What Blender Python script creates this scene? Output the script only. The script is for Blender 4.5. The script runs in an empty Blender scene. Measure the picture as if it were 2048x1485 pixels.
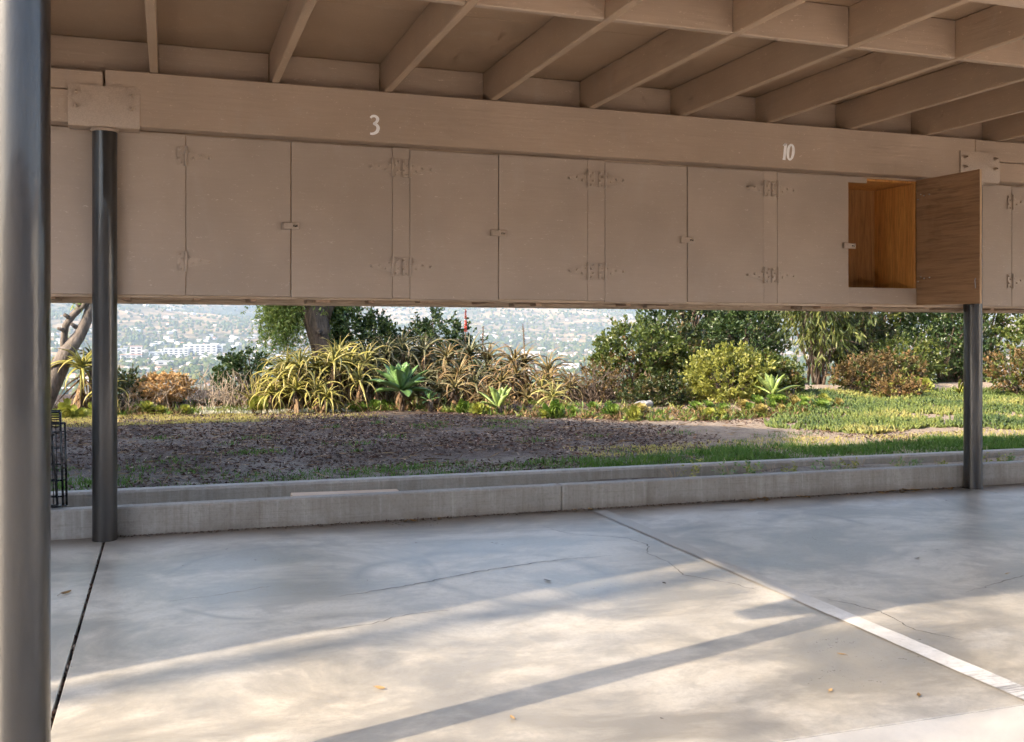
import bpy, bmesh, math, random
import numpy as np
from mathutils import Vector, Matrix, noise as mnoise

random.seed(7)
RNG = np.random.default_rng(7)
SC = bpy.context.scene
COL = SC.collection
R = math.radians

# ------------------------------------------------------------------ camera
cam_d = bpy.data.cameras.new('camera')
cam = bpy.data.objects.new('camera', cam_d)
COL.objects.link(cam)
SC.camera = cam
cam.location = (0, 0, 1.12)
cam.rotation_euler = (R(90), 0, R(-18.85))
cam_d.sensor_width = 36.0
cam_d.lens = 35.446
cam_d.shift_y = -0.0455
cam_d.clip_start = 0.05
cam_d.clip_end = 30000
cam_d.dof.use_dof = True
cam_d.dof.focus_distance = 7.0
cam_d.dof.aperture_fstop = 11.0

# ------------------------------------------------------------------ sky, sun, exposure
SUN_EL = R(33.5)
SUN_H = Vector((0.958, 0.2865, 0)).normalized()          # horizontal way the light travels
world = bpy.data.worlds.new('World')
SC.world = world
world.use_nodes = True
wn = world.node_tree.nodes
sky = wn.new('ShaderNodeTexSky')
sky.sky_type = 'NISHITA'
sky.sun_disc = False
sky.sun_elevation = SUN_EL
sky.sun_rotation = math.atan2(-SUN_H.x, -SUN_H.y)
sky.altitude = 100
sky.air_density = 1.0
sky.dust_density = 3.5
sky.ozone_density = 1.0
world.node_tree.links.new(sky.outputs[0], wn['Background'].inputs[0])
wn['Background'].inputs[1].default_value = 0.15
sun_d = bpy.data.lights.new('sun', 'SUN')
sun_d.energy = 3.35
sun_d.angle = R(0.53)
sun_d.color = (1.0, 0.84, 0.64)
sun = bpy.data.objects.new('sun', sun_d)
COL.objects.link(sun)
Ldir = Vector((SUN_H.x * math.cos(SUN_EL), SUN_H.y * math.cos(SUN_EL), -math.sin(SUN_EL)))
sun.rotation_euler = Ldir.to_track_quat('-Z', 'Y').to_euler()
sun.location = (-20, -6, 16)
vs = SC.view_settings
vs.view_transform = 'Standard'
vs.look = 'None'
vs.exposure = 1.93
vs.gamma = 1.0
vs.use_curve_mapping = False
cy = SC.cycles
cy.use_denoising = True
cy.use_adaptive_sampling = True
cy.adaptive_threshold = 0.03
cy.adaptive_min_samples = 12
cy.max_bounces = 6
cy.diffuse_bounces = 3
cy.glossy_bounces = 2
cy.transmission_bounces = 4
cy.volume_bounces = 1
cy.transparent_max_bounces = 4
cy.caustics_reflective = False
cy.caustics_refractive = False
cy.sample_clamp_indirect = 8

# ------------------------------------------------------------------ helpers
KS = 0.0049                       # the whole carport follows the fall of the drive along x
WLOC = {}                         # world location of every parent (no parent is rotated)

def tag(o, label=None, cat=None, group=None, kind=None):
    if label: o['label'] = label
    if cat: o['category'] = cat
    if group: o['group'] = group
    if kind: o['kind'] = kind
    return o

def thing(name, loc, label, cat, group=None, kind=None):
    o = bpy.data.objects.new(name, None)
    o.empty_display_size = 0.1
    COL.objects.link(o)
    o.location = loc
    WLOC[o.name] = Vector(loc)
    return tag(o, label, cat, group, kind)

def wl(o):
    return WLOC.get(o.name, Vector((0, 0, 0))) if o else Vector((0, 0, 0))

def link(name, me, parent=None, mw=None):
    """link a mesh given in coordinates local to the object; mw = matrix in world axes relative to the parent's origin"""
    o = bpy.data.objects.new(name, me)
    COL.objects.link(o)
    if parent:
        o.parent = parent
    if mw is not None:
        o.matrix_basis = mw
    WLOC[o.name] = wl(parent) + (mw.to_translation() if mw is not None else Vector((0, 0, 0)))
    return o

class MB:
    def __init__(s, slope=False):
        s.v = []; s.f = []; s.t = []; s.mi = []; s.slope = slope
    def add(s, vs, fs, tint=0.5, mi=0):
        b = len(s.v)
        s.v.extend([tuple(p) for p in vs])
        s.f.extend([tuple(b + i for i in f) for f in fs])
        s.t.extend([tint] * len(vs)); s.mi.extend([mi] * len(fs))
        return s
    def box(s, x0, x1, y0, y1, z0, z1, bev=0.0, rot=None, tint=0.5, mi=0):
        bm = bmesh.new()
        bmesh.ops.create_cube(bm, size=1.0)
        for v in bm.verts:
            v.co = Vector(((x0 + x1) / 2 + v.co.x * (x1 - x0), (y0 + y1) / 2 + v.co.y * (y1 - y0), (z0 + z1) / 2 + v.co.z * (z1 - z0)))
        if bev > 0:
            bmesh.ops.bevel(bm, geom=list(bm.edges), offset=bev, segments=1, affect='EDGES', profile=0.5)
        if rot is not None:
            c = Vector(((x0 + x1) / 2, (y0 + y1) / 2, (z0 + z1) / 2))
            for v in bm.verts: v.co = c + rot @ (v.co - c)
        bm.verts.index_update()
        s.add([v.co for v in bm.verts], [[v.index for v in f.verts] for f in bm.faces], tint, mi)
        bm.free()
        return s
    def tube(s, pts, rad, n=8, cap=True, tint=0.5, mi=0, wob=0.0):
        pts = [Vector(p) for p in pts]
        if not hasattr(rad, '__len__'): rad = [rad] * len(pts)
        vs, fs = [], []
        up = Vector((0.13, 0.31, 0.94))
        for i, p in enumerate(pts):
            t = (pts[min(i + 1, len(pts) - 1)] - pts[max(i - 1, 0)]).normalized()
            a = t.cross(up)
            if a.length < 1e-3: a = t.cross(Vector((1, 0, 0)))
            a.normalize(); b = t.cross(a)
            for k in range(n):
                an = 2 * math.pi * k / n
                rr = rad[i] * (1 + (random.uniform(-wob, wob) if wob else 0))
                vs.append(p + (a * math.cos(an) + b * math.sin(an)) * rr)
        for i in range(len(pts) - 1):
            for k in range(n):
                k2 = (k + 1) % n
                fs.append((i * n + k, i * n + k2, (i + 1) * n + k2, (i + 1) * n + k))
        if cap:
            fs.append(tuple(range(n - 1, -1, -1)))
            fs.append(tuple((len(pts) - 1) * n + k for k in range(n)))
        return s.add(vs, fs, tint, mi)
    def mesh(s, name, mat, off=Vector((0, 0, 0)), smooth=False, sharp=None):
        me = bpy.data.meshes.new(name)
        vs = [(x - off.x, y - off.y, (z - KS * x if s.slope else z) - off.z) for x, y, z in s.v]
        me.from_pydata(vs, [], s.f)
        for m in (mat if isinstance(mat, (list, tuple)) else [mat]): me.materials.append(m)
        if any(s.mi): me.polygons.foreach_set('material_index', s.mi)
        a = me.attributes.new('tint', 'FLOAT', 'POINT')
        a.data.foreach_set('value', s.t)
        if smooth:
            me.polygons.foreach_set('use_smooth', [True] * len(me.polygons))
            if sharp: me.set_sharp_from_angle(angle=R(sharp))
        me.update()
        return me
    def build(s, name, mat, parent=None, smooth=False, sharp=None):
        off = wl(parent)
        return link(name, s.mesh(name, mat, off, smooth, sharp), parent)

def fastmesh(name, V, F, T, mat, off=(0, 0, 0), smooth=False):
    """numpy verts (n,3), faces (m,3 or m,4), tint (n)"""
    me = bpy.data.meshes.new(name)
    V = np.asarray(V, dtype=np.float32) - np.asarray(off, dtype=np.float32)
    F = np.asarray(F, dtype=np.int32)
    n, m, k = len(V), len(F), F.shape[1]
    me.vertices.add(n); me.vertices.foreach_set('co', V.ravel())
    me.loops.add(m * k); me.loops.foreach_set('vertex_index', F.ravel())
    me.polygons.add(m)
    me.polygons.foreach_set('loop_start', np.arange(0, m * k, k, dtype=np.int32))
    for q in (mat if isinstance(mat, (list, tuple)) else [mat]): me.materials.append(q)
    a = me.attributes.new('tint', 'FLOAT', 'POINT')
    a.data.foreach_set('value', np.asarray(T, dtype=np.float32))
    if smooth: me.polygons.foreach_set('use_smooth', np.ones(m, dtype=bool))
    me.update(calc_edges=True)
    return me

def unit(a):
    return a / np.maximum(np.linalg.norm(a, axis=1, keepdims=True), 1e-9)

def leaf_arrays(P, D, L, W, fold=0.25, tint=None, curl=0.0):
    """one folded diamond leaf per row: P base, D direction, L length, W width"""
    n = len(P)
    D = unit(D)
    A = RNG.normal(size=(n, 3)); A[:, 2] += 0.6
    S = unit(np.cross(D, A)); Nn = np.cross(S, D)
    L = np.broadcast_to(L, (n,))[:, None]; W = np.broadcast_to(W, (n,))[:, None]
    mid = P + D * L * 0.5
    tip = P + D * L - Nn * L * curl
    V = np.stack([P, mid + S * W * 0.5 + Nn * W * fold, tip, mid - S * W * 0.5 + Nn * W * fold], 1).reshape(-1, 3)
    b = np.arange(n)[:, None] * 4
    F = np.concatenate([b + np.array([[0, 1, 2]]), b + np.array([[0, 2, 3]])], 1).reshape(-1, 3)
    T = np.repeat(RNG.random(n) if tint is None else tint, 4)
    return V, F, T

# ------------------------------------------------------------------ materials
def new_mat(name):
    m = bpy.data.materials.new(name); m.use_nodes = True
    nt = m.node_tree; bs = nt.nodes['Principled BSDF']
    return m, nt, bs

class NT:
    def __init__(s, nt): s.nt = nt
    def n(s, typ, **kw):
        nd = s.nt.nodes.new('ShaderNode' + typ)
        ins = kw.pop('ins', {})
        for k, v in kw.items(): setattr(nd, k, v)
        for k, v in ins.items(): s.put(nd.inputs[k], v)
        return nd
    def put(s, sock, v):
        if isinstance(v, bpy.types.NodeSocket): s.nt.links.new(v, sock)
        else:
            try: sock.default_value = v
            except Exception: sock.default_value = (*v, 1.0)
    def coord(s, scale=(1, 1, 1), world=False, rot=(0, 0, 0), loc=(0, 0, 0)):
        src = s.n('NewGeometry').outputs['Position'] if world else s.n('TexCoord').outputs['Object']
        return s.n('Mapping', ins={'Vector': src, 'Scale': scale, 'Rotation': rot, 'Location': loc}).outputs[0]
    def noise(s, vec, scale, detail=4, rough=0.55, dist=0.0):
        return s.n('TexNoise', ins={'Vector': vec, 'Scale': scale, 'Detail': detail, 'Roughness': rough, 'Distortion': dist}).outputs[0]
    def ramp(s, fac, stops, interp='LINEAR'):
        r = s.n('ValToRGB', ins={'Fac': fac}); cr = r.color_ramp; cr.interpolation = interp
        while len(cr.elements) < len(stops): cr.elements.new(0.5)
        for e, (p, c) in zip(cr.elements, stops):
            e.position = p
            e.color = (c, c, c, 1) if not hasattr(c, '__len__') else (*c, 1)
        return r.outputs[0]
    def mix(s, fac, a, b, mode='MIX'):
        nd = s.n('MixRGB', blend_type=mode)
        s.put(nd.inputs[0], fac); s.put(nd.inputs[1], a); s.put(nd.inputs[2], b)
        return nd.outputs[0]
    def math(s, op, a, b=0.0, clamp=False):
        nd = s.n('Math', operation=op, use_clamp=clamp)
        s.put(nd.inputs[0], a); s.put(nd.inputs[1], b)
        return nd.outputs[0]
    def bump(s, h, strength=0.3, dist=0.01, prev=None):
        ins = {'Height': h, 'Strength': strength, 'Distance': dist}
        if prev is not None: ins['Normal'] = prev
        return s.n('Bump', ins=ins).outputs[0]

def mat_paint(name, col, axis='x', grain=1.0, knots=True, rough=0.5):
    m, nt, bs = new_mat(name); g = NT(nt)
    st = {'x': (0.9, 22, 22), 'y': (22, 0.9, 22), 'z': (22, 22, 0.9)}[axis]
    oi = g.n('ObjectInfo').outputs['Random']
    off = g.n('CombineXYZ', ins={'X': g.math('MULTIPLY', oi, 37.0), 'Y': g.math('MULTIPLY', oi, 11.0), 'Z': g.math('MULTIPLY', oi, 23.0)}).outputs[0]
    pos = g.n('VectorMath', operation='ADD', ins={0: g.n('TexCoord').outputs['Object'], 1: off}).outputs[0]
    vec = g.n('Mapping', ins={'Vector': g.n('VectorMath', operation='ADD', ins={0: pos, 1: g.n('VectorMath', operation='SCALE', ins={0: g.n('TexNoise', ins={'Vector': pos, 'Scale': 2.6, 'Detail': 2.0}).outputs[1], 'Scale': 0.05}).outputs[0]}).outputs[0], 'Scale': st}).outputs[0]
    fine = g.noise(vec, 5.0, 8, 0.65, 0.3)
    st2 = tuple(0.35 if s < 2 else 6.0 for s in st)
    v2 = g.n('Mapping', ins={'Vector': pos, 'Scale': st2}).outputs[0]
    rings = g.n('TexWave', wave_type='RINGS', rings_direction='SPHERICAL', ins={'Vector': v2, 'Scale': 1.3, 'Distortion': 14.0, 'Detail': 4.0, 'Detail Scale': 1.6, 'Detail Roughness': 0.62}).outputs[1]
    big = g.noise(pos, 1.7, 3)
    c = g.mix(g.ramp(big, [(0.3, 0.0), (0.7, 1.0)]), tuple(x * 0.9 for x in col), tuple(min(1, x * 1.08) for x in col))
    c = g.mix(g.ramp(fine, [(0.36, 0.20 * grain), (0.58, 0.0)]), c, tuple(x * 0.70 for x in col))
    chip = g.noise(g.n('Mapping', ins={'Vector': pos, 'Scale': tuple(3.0 if s < 2 else 9.0 for s in st)}).outputs[0], 9.0, 5, 0.7, 1.5)
    chipm = g.ramp(chip, [(0.635, 0.0), (0.665, 0.75)])
    c = g.mix(chipm, c, tuple(min(1, x * 1.5 + 0.05) for x in col))
    gr = g.noise(g.n('Mapping', ins={'Vector': pos, 'Scale': (1.6, 1.6, 0.8)}).outputs[0], 2.4, 7, 0.68, 0.6)
    c = g.mix(g.ramp(gr, [(0.30, 0.14), (0.44, 0.0)]), c, tuple(x * 0.72 for x in col))
    c = g.mix(g.ramp(gr, [(0.56, 0.0), (0.72, 0.16)]), c, (0.46, 0.40, 0.34))
    g.put(bs.inputs['Base Color'], c)
    g.put(bs.inputs['Roughness'], g.math('ADD', g.math('MULTIPLY', fine, 0.22), rough - 0.1))
    h = g.math('ADD', g.math('MULTIPLY', fine, 0.6), g.math('MULTIPLY', rings, 0.16 * grain))
    nrm = g.bump(h, 0.30 * grain, 0.004)
    if knots:
        vo = g.n('TexVoronoi', feature='DISTANCE_TO_EDGE', ins={'Vector': g.n('Mapping', ins={'Vector': pos, 'Scale': tuple(1.3 if s < 2 else 2.6 for s in st)}).outputs[0], 'Scale': 1.0})
        vf = g.n('TexVoronoi', ins={'Vector': g.n('Mapping', ins={'Vector': pos, 'Scale': tuple(1.1 if s < 2 else 2.2 for s in st)}).outputs[0], 'Scale': 1.3}).outputs['Distance']
        kn = g.n('MapRange', ins={'Value': vf, 'From Min': 0.03, 'From Max': 0.075, 'To Min': 0.0, 'To Max': 1.0}).outputs[0]
        ring = g.math('MULTIPLY', g.math('SINE', g.math('MULTIPLY', vf, 190.0)), g.math('SUBTRACT', 1.0, kn))
        nrm = g.bump(ring, 0.35, 0.003, nrm)
    g.put(bs.inputs['Normal'], nrm)
    return m

def mat_wood(name, c1, c2, axis='z', scale=1.0, rough=0.55):
    m, nt, bs = new_mat(name); g = NT(nt)
    st = {'x': (0.8, 14, 14), 'y': (14, 0.8, 14), 'z': (14, 14, 0.8)}[axis]
    oi = g.n('ObjectInfo').outputs['Random']
    off = g.n('CombineXYZ', ins={'X': g.math('MULTIPLY', oi, 9.0), 'Y': g.math('MULTIPLY', oi, 5.0), 'Z': g.math('MULTIPLY', oi, 7.0)}).outputs[0]
    pos = g.n('VectorMath', operation='ADD', ins={0: g.n('TexCoord').outputs['Object'], 1: off}).outputs[0]
    vec = g.n('Mapping', ins={'Vector': pos, 'Scale': tuple(x * scale for x in st)}).outputs[0]
    n1 = g.noise(vec, 1.6, 8, 0.6, 1.2)
    n2 = g.noise(vec, 9.0, 6, 0.7, 0.2)
    c = g.mix(g.ramp(n1, [(0.3, 0.0), (0.7, 1.0)]), c1, c2)
    c = g.mix(g.ramp(n2, [(0.36, 0.55), (0.55, 0.0)]), c, tuple(x * 0.45 for x in c1))
    vf = g.n('TexVoronoi', ins={'Vector': g.n('Mapping', ins={'Vector': pos, 'Scale': tuple(3.4 if s > 2 else 1.9 for s in st)}).outputs[0], 'Scale': 1.0}).outputs['Distance']
    c = g.mix(g.ramp(vf, [(0.035, 0.85), (0.075, 0.0)]), c, tuple(x * 0.16 for x in c1))
    g.put(bs.inputs['Base Color'], c)
    g.put(bs.inputs['Roughness'], rough)
    g.put(bs.inputs['Normal'], g.bump(n2, 0.25, 0.003))
    return m

def mat_leaf(name, c1, c2, c3=None, rough=0.42, trans=0.3, spec=0.4):
    m, nt, bs = new_mat(name); g = NT(nt)
    t = g.n('Attribute', attribute_name='tint').outputs['Fac']
    oi = g.n('ObjectInfo').outputs['Random']
    stops = [(0.0, c1), (0.6, c2), (1.0, c3 or c2)]
    c = g.ramp(t, stops)
    c = g.mix(g.math('MULTIPLY', oi, 0.35), c, tuple(x * 0.7 for x in c1))
    g.put(bs.inputs['Base Color'], c)
    bs.inputs['Roughness'].default_value = rough
    bs.inputs['Specular IOR Level'].default_value = spec
    if trans:
        tr = g.n('BsdfTranslucent', ins={'Color': g.mix(0.5, c, (min(1, c2[0] * 1.6), min(1, c2[1] * 1.5), c2[2] * 0.7))})
        mx = g.n('MixShader', ins={0: trans, 1: bs.outputs[0], 2: tr.outputs[0]})
        nt.links.new(mx.outputs[0], nt.nodes['Material Output'].inputs[0])
    return m

def mat_flat(name, col, rough=0.6, spec=0.5, metal=0.0, nscale=0, namt=0.15, bump=0.0, bscale=40):
    m, nt, bs = new_mat(name); g = NT(nt)
    if nscale:
        n = g.noise(g.coord(), nscale, 5, 0.6)
        g.put(bs.inputs['Base Color'], g.mix(g.ramp(n, [(0.3, 0.0), (0.7, 1.0)]), tuple(x * (1 - namt) for x in col), tuple(min(1, x * (1 + namt)) for x in col)))
    else:
        bs.inputs['Base Color'].default_value = (*col, 1)
    bs.inputs['Roughness'].default_value = rough
    bs.inputs['Specular IOR Level'].default_value = spec
    bs.inputs['Metallic'].default_value = metal
    if bump:
        g.put(bs.inputs['Normal'], g.bump(g.noise(g.coord(), bscale, 4, 0.6), bump, 0.005))
    return m

def mat_bark(name, c1, c2, sc=1.0):
    m, nt, bs = new_mat(name); g = NT(nt)
    v = g.coord((14 * sc, 14 * sc, 3 * sc))
    n = g.noise(v, 2.0, 8, 0.65, 0.8); n2 = g.noise(g.coord(), 5.0, 3)
    c = g.mix(g.ramp(n, [(0.35, 0.0), (0.62, 1.0)]), c1, c2)
    c = g.mix(g.ramp(n2, [(0.45, 0.0), (0.65, 0.5)]), c, tuple(x * 0.6 for x in c1))
    g.put(bs.inputs['Base Color'], c); bs.inputs['Roughness'].default_value = 0.85
    g.put(bs.inputs['Normal'], g.bump(n, 0.8, 0.02))
    return m

PAINT = (0.388, 0.276, 0.196)
M = {}
M['beam'] = mat_paint('painted_beam', PAINT, 'x', 1.1)
M['door'] = mat_paint('painted_plywood_door', tuple(x * 1.0 for x in (0.372, 0.283, 0.218)), 'x', 0.7, knots=False, rough=0.45)
M['rafter'] = mat_paint('painted_rafter', (0.415, 0.284, 0.186), 'y', 1.1)
M['ceiling'] = mat_paint('painted_ceiling', (0.368, 0.245, 0.154), 'x', 0.5, knots=False, rough=0.6)
M['hardware'] = mat_flat('painted_hardware', (0.375, 0.283, 0.214), 0.34, 0.6, nscale=30, namt=0.1, bump=0.15, bscale=120)
M['plate'] = mat_flat('painted_steel_plate', (0.365, 0.262, 0.188), 0.38, 0.6, nscale=160, namt=0.16, bump=0.25, bscale=220)
M['edge'] = mat_wood('plywood_edge', (0.42, 0.25, 0.13), (0.5, 0.32, 0.18), 'z', 0.6)
M['raw'] = mat_wood('raw_orange_plywood', (0.60, 0.235, 0.052), (0.78, 0.37, 0.095), 'z', 0.8)
M['raw_back'] = mat_wood('shaded_back_plywood', (0.34, 0.145, 0.042), (0.46, 0.22, 0.07), 'z', 0.8)  # raw plywood again, with the shade of the locker's depth put into its colour
M['doorin'] = mat_wood('brown_plywood', (0.34, 0.185, 0.092), (0.42, 0.24, 0.125), 'x', 0.45)
M['lumber'] = mat_wood('weathered_lumber', (0.46, 0.32, 0.21), (0.62, 0.48, 0.36), 'x', 0.8, 0.7)
M['lumber_y'] = mat_wood('weathered_lumber_end', (0.44, 0.27, 0.17), (0.55, 0.37, 0.25), 'y', 0.8, 0.7)
M['white'] = mat_flat('white_number_paint', (0.90, 0.85, 0.82), 0.5, nscale=60, namt=0.05)
M['roofing'] = mat_flat('roofing', (0.16, 0.14, 0.13), 0.9, nscale=20)

def mat_post():
    m, nt, bs = new_mat('black_post_paint'); g = NT(nt)
    p = g.coord()
    n = g.noise(p, 260.0, 3, 0.6); n2 = g.noise(g.coord((1, 1, 0.25)), 9.0, 5, 0.6)
    g.put(bs.inputs['Base Color'], g.mix(g.ramp(n2, [(0.45, 0.0), (0.75, 1.0)]), (0.008, 0.006, 0.005), (0.018, 0.013, 0.010)))
    g.put(bs.inputs['Roughness'], g.math('ADD', g.math('MULTIPLY', n2, 0.16), 0.30))
    bs.inputs['Specular IOR Level'].default_value = 0.55
    bs.inputs['Coat Weight'].default_value = 0.65
    bs.inputs['Coat Roughness'].default_value = 0.085
    bs.inputs['Coat IOR'].default_value = 1.5
    br = g.noise(g.coord((1, 1, 0.04)), 60.0, 3, 0.6)
    g.put(bs.inputs['Normal'], g.bump(br, 0.10, 0.003, g.bump(n2, 0.12, 0.01, g.bump(n, 0.2, 0.002))))
    return m
M['post'] = mat_post()

def mat_floor(name='troweled_concrete', lift=0.0):
    m, nt, bs = new_mat(name); g = NT(nt)
    p = g.coord(world=True)
    big = g.noise(p, 0.8, 6, 0.62, 0.5)
    mid = g.noise(p, 3.6, 8, 0.68, 0.4)
    smear = g.noise(g.coord((1.0, 1.5, 1.0), world=True, rot=(0, 0, 0.5)), 1.15, 9, 0.66, 0.5)
    fine = g.noise(p, 55.0, 5, 0.7)
    grit = g.noise(p, 320.0, 2, 0.5)
    c = g.mix(g.ramp(big, [(0.32, 0.0), (0.68, 1.0)]), (0.398, 0.357, 0.294), (0.496, 0.448, 0.377))
    c = g.mix(g.ramp(smear, [(0.42, 0.95), (0.53, 0.0)]), c, (0.255, 0.232, 0.195))
    c = g.mix(g.ramp(smear, [(0.51, 0.0), (0.62, 0.75)]), c, (0.58, 0.545, 0.485))
    c = g.mix(g.ramp(mid, [(0.38, 0.6), (0.49, 0.0)]), c, (0.29, 0.268, 0.235))
    c = g.mix(g.ramp(fine, [(0.35, 0.30), (0.55, 0.0)]), c, (0.235, 0.218, 0.195))
    c = g.mix(g.ramp(grit, [(0.30, 0.35), (0.42, 0.0)]), c, (0.20, 0.185, 0.165))
    # tyre scuff arcs
    sep = g.n('SeparateXYZ', ins={'Vector': g.n('VectorMath', operation='ADD', ins={0: p, 1: g.n('VectorMath', operation='SCALE', ins={0: g.n('TexNoise', ins={'Vector': p, 'Scale': 1.2}).outputs[1], 'Scale': 0.25}).outputs[0]}).outputs[0]})
    for (ax, ay, r, w, amt, brk) in ((0.55, 4.55, 0.62, 0.03, 0.35, 0.5), (1.35, 4.25, 0.55, 0.07, 0.4, 0.45), (1.9, 4.4, 0.8, 0.05, 0.3, 0.5), (3.1, 4.7, 0.7, 0.05, 0.3, 0.5), (3.9, 4.3, 0.95, 0.07, 0.28, 0.52), (0.9, 3.1, 0.9, 0.09, 0.22, 0.5), (2.6, 2.9, 0.55, 0.08, 0.3, 0.5), (4.2, 3.0, 1.2, 0.1, 0.2, 0.5)):
        dx = g.math('SUBTRACT', sep.outputs[0], ax + 0.12); dy = g.math('SUBTRACT', sep.outputs[1], ay + 0.12)
        d = g.math('SQRT', g.math('ADD', g.math('MULTIPLY', dx, dx), g.math('MULTIPLY', dy, dy)))
        band = g.math('SUBTRACT', 1.0, g.math('DIVIDE', g.math('ABSOLUTE', g.math('SUBTRACT', d, r)), w), clamp=True)
        k = g.math('MULTIPLY', g.math('MULTIPLY', band, min(0.8, amt * 1.9)), g.ramp(g.noise(p, 1.9, 4, 0.6), [(brk - 0.06, 0.0), (brk + 0.08, 1.0)]))
        c = g.mix(k, c, (0.20, 0.19, 0.175))
    # damp oil spots
    vo = g.n('TexVoronoi', ins={'Vector': g.n('VectorMath', operation='ADD', ins={0: p, 1: g.n('VectorMath', operation='SCALE', ins={0: g.n('TexNoise', ins={'Vector': p, 'Scale': 7.0, 'Detail': 4.0}).outputs[1], 'Scale': 0.16}).outputs[0]}).outputs[0], 'Scale': 0.85})
    spot = g.math('MULTIPLY', g.ramp(vo.outputs['Distance'], [(0.07, 1.0), (0.13, 0.0)]), g.ramp(g.noise(p, 0.6, 2), [(0.42, 0.0), (0.52, 0.8)]))
    c = g.mix(spot, c, (0.13, 0.12, 0.11))
    # dirt washed against the kerb wall
    sy = g.n('SeparateXYZ', ins={'Vector': p}).outputs[1]
    ed = g.n('MapRange', ins={'Value': g.math('ADD', sy, g.math('MULTIPLY', mid, 0.25)), 'From Min': 5.50, 'From Max': 5.84, 'To Min': 0.0, 'To Max': 0.95}).outputs[0]
    c = g.mix(ed, c, (0.105, 0.075, 0.055))
    if lift: c = g.mix(lift, c, (0.66, 0.63, 0.59))
    g.put(bs.inputs['Base Color'], c)
    g.put(bs.inputs['Roughness'], g.n('MapRange', ins={'Value': g.math('ADD', g.math('MULTIPLY', smear, 0.6), g.math('MULTIPLY', fine, 0.4)), 'From Min': 0.3, 'From Max': 0.7, 'To Min': 0.24, 'To Max': 0.48}).outputs[0])
    bs.inputs['Specular IOR Level'].default_value = 0.5
    g.put(bs.inputs['Normal'], g.bump(mid, 0.10, 0.02, g.bump(g.math('ADD', fine, g.math('MULTIPLY', grit, 0.5)), 0.08, 0.003)))
    return m
M['floor'] = mat_floor()
M['drive'] = mat_floor('pale_drive_concrete', 0.55)

def mat_kerb():
    m, nt, bs = new_mat('board_formed_concrete'); g = NT(nt)
    p = g.coord(world=True)
    n = g.noise(p, 3.0, 7, 0.65, 0.8); strk = g.noise(g.coord((16, 16, 0.8), world=True), 2.0, 6, 0.65, 0.3)
    hz = g.noise(g.coord((1.5, 30, 60), world=True), 2.5, 5, 0.6)
    fine = g.noise(p, 60, 5, 0.7)
    c = g.mix(g.ramp(n, [(0.3, 0.0), (0.7, 1.0)]), (0.235, 0.212, 0.185), (0.345, 0.325, 0.295))
    c = g.mix(g.ramp(strk, [(0.54, 0.0), (0.70, 0.42)]), c, (0.46, 0.445, 0.415))
    c = g.mix(g.ramp(strk, [(0.30, 0.5), (0.46, 0.0)]), c, (0.165, 0.142, 0.118))
    c = g.mix(g.ramp(hz, [(0.30, 0.35), (0.45, 0.0)]), c, (0.18, 0.155, 0.13))
    c = g.mix(g.ramp(fine, [(0.32, 0.35), (0.5, 0.0)]), c, (0.15, 0.13, 0.11))
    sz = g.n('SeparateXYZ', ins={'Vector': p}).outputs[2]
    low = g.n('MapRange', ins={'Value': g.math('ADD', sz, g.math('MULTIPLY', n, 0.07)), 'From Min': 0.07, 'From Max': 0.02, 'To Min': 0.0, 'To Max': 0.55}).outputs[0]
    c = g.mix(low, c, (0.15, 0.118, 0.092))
    g.put(bs.inputs['Base Color'], c); bs.inputs['Roughness'].default_value = 0.8
    g.put(bs.inputs['Normal'], g.bump(g.math('ADD', g.math('ADD', fine, hz), n), 0.35, 0.006))
    return m
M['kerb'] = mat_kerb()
M['stripe'] = None

def mat_stripe():
    m, nt, bs = new_mat('worn_white_stripe'); g = NT(nt)
    p = g.coord(world=True)
    n = g.noise(p, 5.0, 6, 0.65, 0.8); f = g.noise(p, 45, 5, 0.7)
    scr = g.noise(g.coord((1.0, 9.0, 1.0), world=True, rot=(0, 0, -0.55)), 3.0, 6, 0.7, 0.6)
    c = g.mix(g.ramp(n, [(0.35, 0.0), (0.65, 1.0)]), (0.56, 0.54, 0.51), (0.72, 0.70, 0.67))
    c = g.mix(g.ramp(f, [(0.3, 0.4), (0.5, 0.0)]), c, (0.36, 0.345, 0.325))
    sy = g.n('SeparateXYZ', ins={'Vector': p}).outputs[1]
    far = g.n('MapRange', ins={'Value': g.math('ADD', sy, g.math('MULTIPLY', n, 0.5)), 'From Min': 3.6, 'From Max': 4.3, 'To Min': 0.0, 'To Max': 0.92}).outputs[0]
    c = g.mix(far, c, (0.335, 0.305, 0.265))  # browner far end, with the roof's shade put into the stripe colour
    nr = g.n('MapRange', ins={'Value': sy, 'From Min': 2.75, 'From Max': 2.45, 'To Min': 0.0, 'To Max': 1.0}).outputs[0]
    c = g.mix(g.math('MULTIPLY', nr, g.ramp(scr, [(0.42, 0.85), (0.52, 0.0)])), c, (0.13, 0.125, 0.125))
    g.put(bs.inputs['Base Color'], c); bs.inputs['Roughness'].default_value = 0.5
    g.put(bs.inputs['Normal'], g.bump(f, 0.1, 0.003))
    return m
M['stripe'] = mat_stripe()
M['joint'] = mat_flat('joint_debris', (0.035, 0.027, 0.022), 0.95, nscale=40, namt=0.5, bump=0.6)
M['crack'] = mat_flat('crack', (0.07, 0.065, 0.06), 0.9)

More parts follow.
